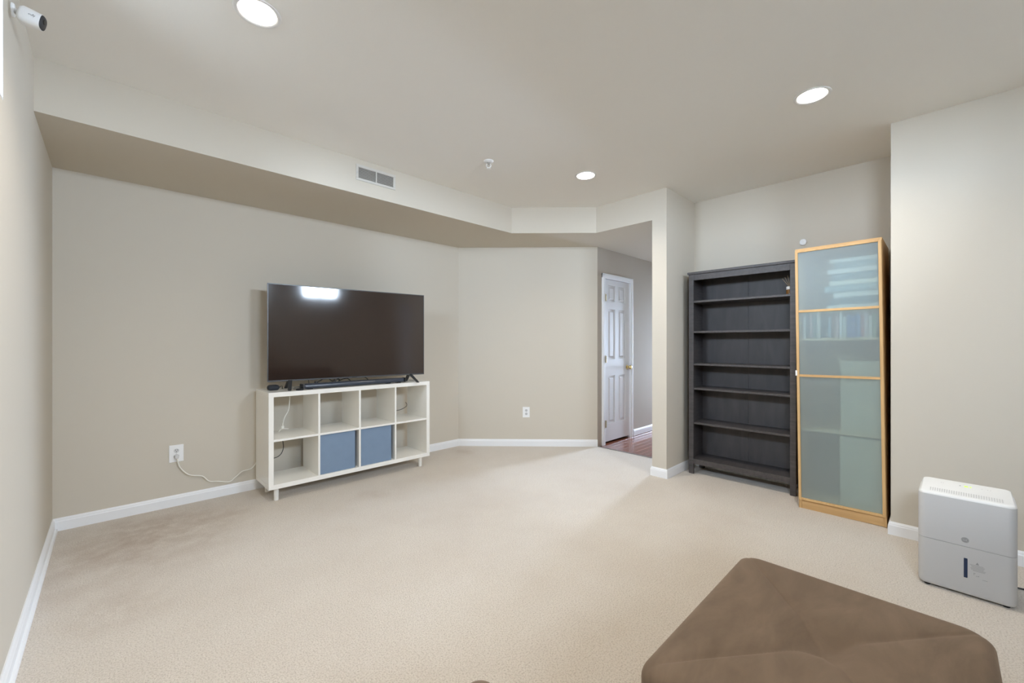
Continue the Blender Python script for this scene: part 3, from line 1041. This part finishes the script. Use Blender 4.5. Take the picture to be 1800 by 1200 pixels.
z = KT_Z
cord('tangled_cable', 'tangled black cables bunched behind the middle of the soundbar',
     [(1.46, 3.96, z + 0.066), (1.47, 3.90, z + 0.05), (1.49, 3.89, z + 0.062), (1.485, 3.88, z + 0.045), (1.51, 3.88, z + 0.066), (1.53, 3.89, z + 0.058), (1.52, 3.88, z + 0.048),
      (1.55, 3.88, z + 0.06), (1.58, 3.88, z + 0.066), (1.605, 3.88, z + 0.064), (1.63, 3.89, z + 0.045), (1.66, 3.90, z + 0.02), (1.70, 3.99, z + 0.006)], 0.0042, 'cable_black')
t = thing('cable_plug', 'black cable plug with a bent lead behind the left part of the soundbar', 'plug', (1.33, 3.89, z))
MB().box(1.310, 1.340, 3.880, 3.905, z + 0.030, z + 0.058, 0.008, 2).build('plug', 'cable_black', t, smooth=True)
MB().tube(smooth_path([(1.335, 3.89, z + 0.050), (1.36, 3.89, z + 0.060), (1.385, 3.90, z + 0.072)], 4), 0.004, 6).build('lead', 'cable_black', t, smooth=True)
MB().tube([(1.325, 3.893, z), (1.325, 3.893, z + 0.035)], 0.004, 6).build('lead', 'cable_black', t)
cord('screen_cable', 'short black cable dropping from the television above the soundbar', [(1.77, 3.90, z + 0.074), (1.785, 3.885, z + 0.06), (1.80, 3.88, z + 0.045), (1.81, 3.90, z + 0.01)], 0.004, 'cable_black')
cord('thin_lead', 'thin black lead hanging left of the cable plug', [(1.262, 3.90, z + 0.075), (1.262, 3.89, z + 0.05), (1.26, 3.89, z + 0.002)], 0.003, 'cable_black')
cord('loose_cable', 'thin dark cable looping past the right television leg', [(2.240, 3.845, z + 0.050), (2.255, 3.82, z + 0.058), (2.272, 3.81, z + 0.042), (2.285, 3.82, z + 0.012), (2.29, 3.95, z + 0.004)], 0.0022, 'cable_black')

t = thing('hanging_cord', 'white cord with a small splitter hanging in the upper left cube', 'cord', (1.07, 3.95, 0.53))
MB().tube(smooth_path([(1.13, 3.97, 0.846), (1.124, 3.955, 0.78), (1.113, 3.95, 0.70), (1.085, 3.95, 0.645), (1.072, 3.95, 0.60), (1.068, 3.95, 0.565)], 6), 0.004, 6).build('cable', 'cable_white', t, smooth=True)
MB().box(1.056, 1.078, 3.942, 3.958, 0.545, 0.570, 0.004, 2).build('splitter', 'cable_white', t)
for pts in ([(1.064, 3.95, 0.549), (1.05, 3.95, 0.540), (1.036, 3.95, 0.522)], [(1.066, 3.95, 0.549), (1.085, 3.95, 0.545), (1.115, 3.95, 0.538)]):
    MB().tube(smooth_path(pts, 4), 0.0028, 6).build('lead', 'cable_white', t, smooth=True)
cord('shelf_cable', 'thin dark cable curling in the lower left cube', [(1.082, 4.03, 0.486), (1.082, 4.0, 0.43), (1.086, 4.0, 0.362), (1.06, 4.0, 0.31), (1.01, 4.0, 0.292), (0.95, 4.0, 0.30)], 0.003, 'cable_black')
cord('cube_cable', 'thin dark cable curving across the upper right cube', [(2.31, 4.05, 0.64), (2.293, 4.0, 0.612), (2.245, 4.0, 0.584), (2.178, 4.0, 0.573), (2.10, 4.05, 0.575)], 0.003, 'cable_black')
cord('cable_end', 'tiny dark cable end dangling in the third upper cube', [(1.885, 3.90, 0.848), (1.889, 3.90, 0.838), (1.882, 3.90, 0.826)], 0.0028, 'cable_black')

# ================================================================== dark bookcase
HU0, HU1, HV0, HV1, HZ = 4.118, 4.408, 0.842, 1.738, 1.980
t = thing('bookcase', 'tall empty dark grey-brown open bookcase in the alcove', 'bookcase', ((HU0 + HU1) / 2, (HV0 + HV1) / 2, 0))
MB().box(HU0 - 0.012, HU1, HV0 - 0.006, HV1 + 0.010, HZ - 0.022, HZ, 0.002, 1).build('top_board', 'dark_wood_h', t)
for a, b in ((HV0, HV0 + 0.044), (HV1 - 0.046, HV1)):
    MB().box(HU0, HU0 + 0.022, a, b, 0, HZ - 0.022, 0.0015, 1).build('front_post', 'dark_wood', t)
    MB().box(HU1 - 0.04, HU1 - 0.006, a, b, 0, 0.125, 0.0015, 1).build('rear_leg', 'dark_wood', t)
for a, b in ((HV0 + 0.006, HV0 + 0.022), (HV1 - 0.024, HV1 - 0.008)):
    MB().box(HU0 + 0.022, HU1 - 0.006, a, b, 0.09, HZ - 0.022).build('side_panel', 'dark_wood', t)
i0, i1 = HV0 + 0.044, HV1 - 0.046
MB().box(HU0 + 0.002, HU0 + 0.022, i0, i1, 1.900, HZ - 0.022, 0.001, 1).build('top_rail', 'dark_wood_h', t)
MB().box(HU0 + 0.002, HU0 + 0.022, i0, i1, 0.098, 0.148, 0.001, 1).build('bottom_rail', 'dark_wood_h', t)
s0, s1 = HV0 + 0.022, HV1 - 0.024
vm = 1.285
for a, b in ((s0, vm - 0.001), (vm + 0.001, s1)):
    MB().box(HU1 - 0.006, HU1, a, b, 0.10, HZ - 0.022).build('back_panel', 'dark_back', t)
MB().box(HU0 + 0.022, HU1 - 0.006, s0, s1, 0.130, 0.148).build('bottom_shelf', 'dark_wood_h', t)
for zt in (1.700, 1.402, 1.085, 0.846, 0.508):
    sh = MB().box(HU0 + 0.010, HU1 - 0.007, s0 + 0.001, s1 - 0.001, zt - 0.019, zt, 0.001, 1).build('shelf', 'dark_wood_h', t)
    for vv, d in ((s0, 1), (s1, -1)):
        for uu in (HU0 + 0.06, HU1 - 0.06):
            MB().tube([(uu, vv, zt - 0.0225), (uu, vv + d * 0.010, zt - 0.0225)], 0.0032, 6).build('shelf_pin', 'brass', sh)

# reed diffuser on the top shelf
du, dv, dz = 4.215, 0.905, 1.7005
t = thing('reed_diffuser', 'small amber reed diffuser jar with white collar on the dark bookcase', 'diffuser', (du, dv, dz))
MB().lathe([(0.026, 0.0), (0.030, 0.004), (0.030, 0.040), (0.026, 0.048), (0.0, 0.048)], (du, dv, dz), n=24).build('jar', 'amber', t, smooth=True)
MB().lathe([(0.027, 0.044), (0.028, 0.046), (0.028, 0.068), (0.025, 0.072), (0.0, 0.072)], (du, dv, dz), n=24).build('collar', 'white_plastic', t, smooth=True)
for k in range(4):
    MB().tube([(du, dv - 0.004 + 0.003 * k, dz + 0.066), (du - 0.02 + 0.012 * k, dv - 0.004 + 0.022 * k, dz + 0.178 - 0.010 * k)], 0.0014, 5).build('reed', 'reed', t)

# ================================================================== oak cabinet with frosted glass door
PW, PD, PH = 0.512, 0.520, 2.022
pc = thing('glass_cabinet', 'tall narrow oak cabinet with a frosted glass door', 'cabinet', (3.872 + PD / 2, 0.5165, 0.0), (-0.013, 0, 0))
x0, x1, y0, y1 = -PD / 2, PD / 2, -PW / 2, PW / 2
PT = 0.018
MB().box(x0, x1, y0, y0 + PT, 0.0, PH, 0.001, 1).build('side_panel', 'oak', pc, world=False)
MB().box(x0, x1, y1 - PT, y1, 0.0, PH, 0.001, 1).build('side_panel', 'oak', pc, world=False)
MB().box(x0, x1, y0 + PT, y1 - PT, PH - PT, PH, 0.001, 1).build('top_panel', 'oak_h', pc, world=False)
MB().box(x0 + 0.004, x0 + 0.02, y0 + PT, y1 - PT, 0.0, 0.068, 0.001, 1).build('plinth', 'oak_h', pc, world=False)
MB().box(x0 + 0.02, x1 - 0.006, y0 + PT, y1 - PT, 0.068, 0.086).build('bottom_panel', 'oak_in', pc, world=False)
MB().box(x1 - 0.006, x1 - 0.001, y0 + PT, y1 - PT, 0.05, PH - PT).build('back_panel', 'oak_in', pc, world=False)
for zt in (1.535, 1.325, 0.62):
    MB().box(x0 + 0.06, x1 - 0.007, y0 + PT, y1 - PT, zt - 0.02, zt).build('shelf', 'oak_in', pc, world=False)
# inset door: slim oak frame, three frosted panes, two cross rails
dr = MB()
fz0, fz1 = 0.072, PH - PT - 0.003
fy0, fy1 = y0 + 0.002, y1 - 0.002
fx0, fx1 = x0 - 0.020, x0 - 0.001
FT = 0.018
dr.box(fx0, fx1, fy0, fy0 + FT, fz0, fz1, 0.001, 1).box(fx0, fx1, fy1 - FT, fy1, fz0, fz1, 0.001, 1)
dr.box(fx0, fx1, fy0 + FT, fy1 - FT, fz1 - FT * 0.6, fz1, 0.001, 1).box(fx0, fx1, fy0 + FT, fy1 - FT, fz0, fz0 + FT, 0.001, 1)
door = dr.build('door', 'oak', pc, world=False)
zr = [fz0 + FT, 1.026, 1.044, 1.524, 1.542, fz1 - FT * 0.6]
for a, b in ((1.026, 1.044), (1.524, 1.542)):
    MB().box(fx0 + 0.001, fx1, fy0 + FT, fy1 - FT, a, b, 0.001, 1).build('cross_rail', 'oak_h', door, world=False)
for a, b in ((zr[0], zr[1]), (zr[2], zr[3]), (zr[4], zr[5])):
    g = MB().box(fx0 + 0.008, fx0 + 0.012, fy0 + FT, fy1 - FT, a, b).build('glass_pane', 'frosted', door, world=False)
    g['label'] = 'frosted glass pane'
MB().box(fx0 - 0.003, fx0 + 0.010, fy1 - 0.004, fy1 + 0.008, 1.032, 1.075, 0.003, 1).build('door_catch', 'white_plastic', door, world=False)

PM = root_matrix(pc)


def in_cab(name, label, cat, mb, m, group=None):
    mb.bm.transform(PM)
    o = mb.build(name, m)
    return tag(o, label, cat, group)


# upright books on the second shelf, each its own object
book_cols = [(206, 212, 214), (60, 66, 76), (178, 150, 148), (90, 128, 124), (214, 210, 200), (70, 88, 96), (54, 72, 84), (150, 170, 180), (120, 90, 84), (186, 160, 160),
             (218, 222, 222), (205, 206, 198), (92, 120, 168), (84, 108, 160), (110, 138, 180), (168, 100, 100), (205, 190, 192), (214, 214, 206), (120, 146, 120), (210, 208, 196)]
names = ['leftmost white', 'charcoal', 'dusty pink', 'teal', 'cream', 'slate', 'dark blue grey', 'pale blue', 'brown', 'pinkish',
         'bright white', 'ivory', 'wide blue', 'deep blue', 'sky blue', 'red', 'pale pink', 'off white', 'green', 'light cream']
y = y1 - PT - 0.012
for k, c in enumerate(book_cols):
    w = [0.018, 0.024, 0.02, 0.022, 0.026][k % 5] * (1.25 if k in (12, 13) else 1.0)
    if y - w < y0 + PT + 0.02:
        break
    hgt = [0.172, 0.160, 0.180, 0.165, 0.185, 0.156][k % 6]
    M['book%d' % k] = mat('book_cover_%s' % names[k].replace(' ', '_'), srgb(*c), 0.6)
    mb = MB()
    lean = 0.030 if 9 <= k <= 12 else (0.018 if k > 14 else 0.0)
    lean = min(lean, 0.030)
    b0, b1, bz = y - w + 0.001, y - 0.001, 1.3258
    if lean:
        b0 -= 0.0
    mb.hexa([(x0 + 0.075, b0, bz), (x0 + 0.075, b1, bz), (x0 + 0.205, b1, bz), (x0 + 0.205, b0, bz),
             (x0 + 0.075, b0 + lean * 0, bz + hgt), (x0 + 0.075, b1 + lean * 0, bz + hgt), (x0 + 0.205, b1, bz + hgt), (x0 + 0.205, b0, bz + hgt)], 0.002, 1)
    in_cab('book', '%s book standing upright behind the middle frosted pane' % names[k], 'book', mb, 'book%d' % k, 'upright books behind frosted glass')
    y -= w + 0.0008
# lying stack behind the top pane
zz = 1.5358
lay = [((226, 222, 214), 'lowest pale', 0.036, 0.30), ((92, 112, 122), 'slate', 0.055, 0.28), ((228, 226, 220), 'thick white', 0.042, 0.26), ((150, 168, 174), 'grey blue', 0.05, 0.31), ((232, 226, 212), 'cream', 0.036, 0.28),
       ((120, 140, 150), 'blue grey', 0.052, 0.27), ((230, 224, 220), 'third from the top, white', 0.036, 0.29), ((150, 160, 164), 'grey', 0.048, 0.25), ((236, 232, 226), 'topmost white', 0.03, 0.28)]
for k, (c, nm, hgt, ln) in enumerate(lay):
    mm = mat('folder_cover_%d' % k, srgb(*c), 0.6)
    mb = MB().box(x0 + 0.07 + 0.006 * (k % 3), x0 + 0.29, y0 + PT + 0.012 + 0.005 * (k % 2), y0 + PT + 0.012 + ln, zz, zz + hgt - 0.001, 0.002, 1)
    in_cab('folder', '%s folder in the lying stack behind the top frosted pane' % nm, 'folder', mb, mm, 'folders lying behind the top frosted pane')
    zz += hgt
in_cab('tall_carton', 'tall cream carton behind the lower right part of the frosted glass', 'carton',
       MB().box(x0 + 0.065, x0 + 0.30, y0 + PT + 0.004, y0 + PT + 0.235, 0.6205, 1.150, 0.002, 1), 'cream_card')
in_cab('carton', 'lower cream carton standing on the cabinet floor behind frosted glass', 'carton',
       MB().box(x0 + 0.065, x0 + 0.32, y0 + PT + 0.004, y0 + PT + 0.245, 0.0865, 0.585, 0.002, 1), 'cream_card')

# round white sensor on the alcove wall
t = thing('wall_sensor', 'small rounded white sensor on the wall above the frosted cabinet', 'sensor', (UA, 0.850, 2.178))
sb = MB().prism([(0.024 * math.copysign(abs(math.cos(a)) ** 0.75, math.cos(a)), 0.027 * math.copysign(abs(math.sin(a)) ** 0.75, math.sin(a))) for a in [2 * PI * k / 32 for k in range(32)]], 0.0002, 0.022, 0.005, 3)
sb.bm.transform(Matrix.Translation((UA, 0.850, 2.178)) @ Matrix(((0, 0, -1, 0), (1, 0, 0, 0), (0, 1, 0, 0), (0, 0, 0, 1))))
sb.build('body', 'white_plastic', t, smooth=True)
MB().lathe([(0.009, 0), (0.008, 0.002), (0, 0.003)], (UA - 0.0215, 0.850, 2.178), (-1, 0, 0), 16).build('lens', 'white_top', t, smooth=True)

# ================================================================== dehumidifier
DU, DVm = 3.110, -0.088
dh = thing('dehumidifier', 'boxy light grey dehumidifier standing on the carpet at the right edge', 'dehumidifier', (DU + 0.125, DVm, 0), (0, 0, math.radians(-1.5)))
X0, X1, Y0, Y1 = -0.125, 0.125, -0.171, 0.171


def round_rect(x0, x1, y0, y1, r, n=6):
    pts = []
    for cx, cy, a0 in ((x1 - r, y1 - r, 0), (x0 + r, y1 - r, PI / 2), (x0 + r, y0 + r, PI), (x1 - r, y0 + r, 1.5 * PI)):
        for k in range(n + 1):
            a = a0 + PI / 2 * k / n
            pts.append((cx + r * math.cos(a), cy + r * math.sin(a)))
    return pts


def shell(levels, r=0.034):
    """stack of rounded rectangles: (z, inset, front_drop)"""
    mb = MB()
    rings = []
    for z, ins in levels:
        rings.append([mb.bm.verts.new((p[0], p[1], z)) for p in round_rect(X0 + ins, X1 - ins, Y0 + ins, Y1 - ins, max(r - ins, 0.004), 7)])
    n = len(rings[0])
    for a, b in zip(rings, rings[1:]):
        for k in range(n):
            mb.bm.faces.new((a[k], a[(k + 1) % n], b[(k + 1) % n], b[k]))
    mb.bm.faces.new(rings[0][::-1])
    mb.bm.faces.new(rings[-1])
    return mb


shell([(0.012, 0.012), (0.014, 0.005), (0.020, 0.001), (0.028, 0.0), (0.2515, 0.0), (0.2525, 0.0012)]).build('water_tank', 'grey_body', dh, world=False, smooth=True)
shell([(0.2520, 0.002), (0.2545, 0.002)]).build('seam', 'print_grey', dh, world=False)
shell([(0.2540, 0.0012), (0.2550, 0.0), (0.485, 0.0), (0.487, 0.001)]).build('upper_body', 'grey_body', dh, world=False, smooth=True)
# white top: bevelled front slope carrying the grille
mb = MB()
rings = []
for z, ins, fr in ((0.487, 0.0005, 0.0), (0.492, 0.0008, 0.0), (0.4965, 0.004, 0.002)):
    rings.append([mb.bm.verts.new((p[0], p[1], z)) for p in round_rect(X0 + ins, X1 - ins, Y0 + ins, Y1 - ins, 0.034 - ins, 7)])
# raised back part of the top, sloping up from the front edge
top = []
for p in round_rect(X0 + 0.008, X1 - 0.012, Y0 + 0.012, Y1 - 0.012, 0.026, 7):
    s = (p[0] - X0) / (X1 - X0)
    top.append(mb.bm.verts.new((p[0], p[1], 0.499 + 0.024 * s)))
rings.append(top)
n = len(top)
for a, b in zip(rings, rings[1:]):
    for k in range(n):
        mb.bm.faces.new((a[k], a[(k + 1) % n], b[(k + 1) % n], b[k]))
mb.bm.faces.new(rings[0][::-1])
mb.bm.faces.new(top)
tp = mb.build('top_cover', 'white_top', dh, world=False, smooth=True)


def topz(x):
    return 0.499 + 0.024 * (x - X0) / (X1 - X0)


for k in range(30):
    yy = 0.125 - k * 0.25 / 29
    a, b = X0 + 0.028, X0 + 0.078
    MB().hexa([(a, yy - 0.0022, topz(a) - 0.002), (b, yy - 0.0022, topz(b) - 0.002), (b, yy + 0.0022, topz(b) - 0.002), (a, yy + 0.0022, topz(a) - 0.002),
               (a, yy - 0.0022, topz(a) + 0.0004), (b, yy - 0.0022, topz(b) + 0.0004), (b, yy + 0.0022, topz(b) + 0.0004), (a, yy + 0.0022, topz(a) + 0.0004)]).build('grille_slot', 'socket', tp, world=False)
# lit display: two digits made of bars
slope = math.atan2(0.024, 0.25)


def top_patch(cx, cyy, w, h, m, name):
    za, zb = topz(cx - w / 2), topz(cx + w / 2)
    return MB().hexa([(cx - w / 2, cyy - h / 2, za - 0.001), (cx + w / 2, cyy - h / 2, zb - 0.001), (cx + w / 2, cyy + h / 2, zb - 0.001), (cx - w / 2, cyy + h / 2, za - 0.001),
                      (cx - w / 2, cyy - h / 2, za + 0.0008), (cx + w / 2, cyy - h / 2, zb + 0.0008), (cx + w / 2, cyy + h / 2, zb + 0.0008), (cx - w / 2, cyy + h / 2, za + 0.0008)]).build(name, m, tp, world=False)


top_patch(0.052, -0.004, 0.014, 0.014, 'green_led', 'display')
top_patch(0.052, -0.020, 0.010, 0.006, 'green_led', 'display')
for dy in (0.018, -0.0045):
    top_patch(0.0525, dy, 0.006, 0.006, 'print_grey', 'display_mark')
for dy in (0.088, 0.080, -0.080, -0.090, -0.060):
    top_patch(0.055, dy, 0.004, 0.004, 'socket', 'button')
# emblem, tank window, printed notice
el = MB().lathe([(0.0135, 0.0), (0.0135, 0.0010), (0.0125, 0.0014), (0.0, 0.0014)], (X0 - 0.0002, 0.0, 0.287), (-1, 0, 0), 28)
el = el.build('emblem', 'print_grey', dh, world=False, smooth=True)
DM = root_matrix(dh)
fm = Matrix(((0, 0, -1, 0), (-1, 0, 0, 0), (0, 1, 0, 0), (0, 0, 0, 1)))
add_text('emblem_letters', 'GE', 0.0135, 'grey_body', el, DM @ Matrix.Translation((X0 - 0.0018, 0.0, 0.287)) @ fm)
MB().lathe([(0.0118, 0.0), (0.0118, 0.0022), (0.0110, 0.0022), (0.0110, 0.0)], (X0 - 0.0002, 0.0, 0.287), (-1, 0, 0), 28, caps=False).build('emblem_ring', 'grey_body', el, world=False)
MB().box(X0 - 0.0012, X0 + 0.001, -0.0085, 0.0045, 0.098, 0.196, 0.0015, 1).build('tank_window', 'tank_window', dh, world=False)
mb = MB()
xf0, xf1 = X0 - 0.0006, X0 + 0.0005
mb.hexa([(xf0, -0.0355, 0.176), (xf0, -0.0475, 0.176), (xf1, -0.0475, 0.176), (xf1, -0.0355, 0.176), (xf0, -0.0410, 0.187), (xf0, -0.0420, 0.187), (xf1, -0.0420, 0.187), (xf1, -0.0410, 0.187)])
for k, (a, b) in enumerate(((-0.016, -0.062), (-0.020, -0.066), (-0.022, -0.064), (-0.018, -0.062), (-0.020, -0.069), (-0.026, -0.066))):
    mb.box(xf0, xf1, b, a, 0.1705 - k * 0.0055, 0.1722 - k * 0.0055)
mb.tube([(xf1, -0.030, 0.132), (xf0, -0.030, 0.132)], 0.001, 6)
mb.box(xf0, xf1, -0.036, -0.029, 0.130, 0.1315).box(xf0, xf1, -0.031, -0.0295, 0.122, 0.131).box(xf0, xf1, -0.047, -0.036, 0.118, 0.1195).box(xf0, xf1, -0.047, -0.0455, 0.118, 0.124)
mb.box(xf0, xf1, -0.075, -0.058, 0.107, 0.1085)
mb.build('printed_notice', 'print_grey', dh, world=False)
for sx in (X0 + 0.03, X1 - 0.03):
    for sy in (Y0 + 0.035, Y1 - 0.035):
        MB().lathe([(0.012, 0.0), (0.013, 0.002), (0.013, 0.014)], (sx, sy, 0), n=14).build('foot', 'black', dh, world=False)
cord('black_cord', 'black power cord on the carpet behind the dehumidifier', [(3.36, -0.20, 0.04), (3.385, -0.215, 0.015), (3.40, -0.25, 0.006), (3.415, -0.32, 0.005), (3.44, -0.45, 0.005), (3.52, -0.62, 0.005)], 0.004, 'cable_black')

# ================================================================== suede ottoman
def cushion(u0, u1, v0, v1, z0, z1, r_c, r_e, nx=56, ny=46, dimple=0.0, groove=0.0, crown=0.0):
    """upholstered block: rounded corners in plan, rolled top edge, crowned top with grooves along the diagonals"""
    mb = MB()
    cx, cy = (u0 + u1) / 2, (v0 + v1) / 2
    hx, hy = (u1 - u0) / 2, (v1 - v0) / 2

    def plan(sx, sy):
        # square [-1,1]^2 to rounded rectangle, ring by ring
        m = max(abs(sx), abs(sy))
        if m < 1e-9:
            return 0.0, 0.0
        ax, ay = sx / m, sy / m
        px, py = ax * hx, ay * hy
        # pull the corners in along a circle of radius r_c
        qx, qy = abs(px) - (hx - r_c), abs(py) - (hy - r_c)
        if qx > 0 and qy > 0:
            l = math.hypot(qx, qy)
            k = r_c / l
            px = math.copysign((hx - r_c) + qx * k, px)
            py = math.copysign((hy - r_c) + qy * k, py)
        return px * m, py * m
    grid = {}
    N = 128 if groove else 48
    for i in range(N + 1):
        for j in range(N + 1):
            # concentrate samples near the rim
            def f(t):
                return math.copysign(1 - (1 - abs(t)) ** 1.5, t)
            sx, sy = f(2 * i / N - 1), f(2 * j / N - 1)
            x, y = plan(sx, sy)
            m = max(abs(sx), abs(sy))
            d = (1 - m) * min(hx, hy)           # distance to the rim
            z = z1
            if d < r_e:
                z -= r_e - math.sqrt(max(0.0, r_e ** 2 - (r_e - d) ** 2))
            z += crown * (1 - m ** 2)
            if dimple:
                z -= dimple * math.exp(-((x * x + y * y) / 0.0042))
            if groove:
                g = abs(abs(sx) - abs(sy)) * min(hx, hy)
                fade = min(1.0, m * 2 + 0.3) * max(0.0, 1 - m ** 4)
                z -= groove * (0.5 * math.exp(-(g / 0.010) ** 2) + 0.5 * math.exp(-(g / 0.035) ** 2)) * fade
                z -= groove * 0.8 * math.exp(-(g / 0.05) ** 2) * max(0.0, 1 - 1.5 * m)
            grid[i, j] = mb.bm.verts.new((cx + x, cy + y, z))
    for i in range(N):
        for j in range(N):
            mb.bm.faces.new((grid[i, j], grid[i + 1, j], grid[i + 1, j + 1], grid[i, j + 1]))
    rim = [grid[i, 0] for i in range(N)] + [grid[N, j] for j in range(N)] + [grid[i, N] for i in range(N, 0, -1)] + [grid[0, j] for j in range(N, 0, -1)]
    low = []
    for v in rim:
        low.append(mb.bm.verts.new((v.co.x, v.co.y, z0)))
    n = len(rim)
    for k in range(n):
        mb.bm.faces.new((rim[k], low[k], low[(k + 1) % n], rim[(k + 1) % n]))
    mb.bm.faces.new(low)
    return mb


OU0, OU1, OV0, OV1, OZ = 0.995, 1.872, -0.112, 0.566, 0.432
ot = thing('ottoman', 'brown suede ottoman with a tufted centre in the foreground', 'ottoman', ((OU0 + OU1) / 2, (OV0 + OV1) / 2, 0))
cushion(OU0, OU1, OV0, OV1, 0.27, OZ, 0.055, 0.04, dimple=0.030, groove=0.012, crown=0.020).build('seat_cushion', 'suede', ot, smooth=True)
MB().prism([(p[0], p[1]) for p in round_rect(OU0 + 0.006, OU1 - 0.006, OV0 + 0.006, OV1 - 0.006, 0.06)], 0.045, 0.275, 0.004, 1).build('base', 'suede', ot, smooth=True)
for a in (OU0 + 0.06, OU1 - 0.06):
    for b in (OV0 + 0.06, OV1 - 0.06):
        MB().lathe([(0.016, 0.0), (0.022, 0.05)], (a, b, 0), n=12).build('foot', 'black', ot)

# ================================================================== sofa behind the camera (its chaise corner peeks in)
sf = thing('sectional_sofa', 'brown suede sectional sofa whose chaise corner peeks in at the bottom edge', 'sofa', (1.0, -1.1, 0))
cushion(0.02, 0.694, -0.62, 0.834, 0.27, 0.437, 0.04, 0.025, crown=0.008).build('chaise_cushion', 'suede', sf, smooth=True)
MB().box(0.03, 0.685, -0.62, 0.82, 0.05, 0.275, 0.01, 2).build('chaise_base', 'suede', sf, smooth=True)
MB().box(0.02, 2.62, -1.54, -0.625, 0.05, 0.275, 0.01, 2).build('base', 'sofa', sf, smooth=True)
for a, b in ((0.03, 0.705), (0.71, 1.52), (1.525, 2.40)):
    cushion(a, b, -1.36, -0.60, 0.272, 0.43, 0.05, 0.04, crown=0.01).build('seat_cushion', 'sofa', sf, smooth=True)
    MB().hexa([(a, -1.54, 0.42), (b, -1.54, 0.42), (b, -1.22, 0.42), (a, -1.22, 0.42), (a, -1.545, 0.80), (b, -1.545, 0.80), (b, -1.36, 0.80), (a, -1.36, 0.80)], 0.05, 4).build('back_cushion', 'sofa', sf, smooth=True)
MB().box(2.405, 2.62, -1.54, -0.60, 0.05, 0.62, 0.05, 4).build('arm', 'sofa', sf, smooth=True)
for a in (0.1, 2.55):
    for b in (-1.48, -0.70):
        MB().lathe([(0.018, 0.0), (0.024, 0.055)], (a, b, 0), n=12).build('foot', 'black', sf)
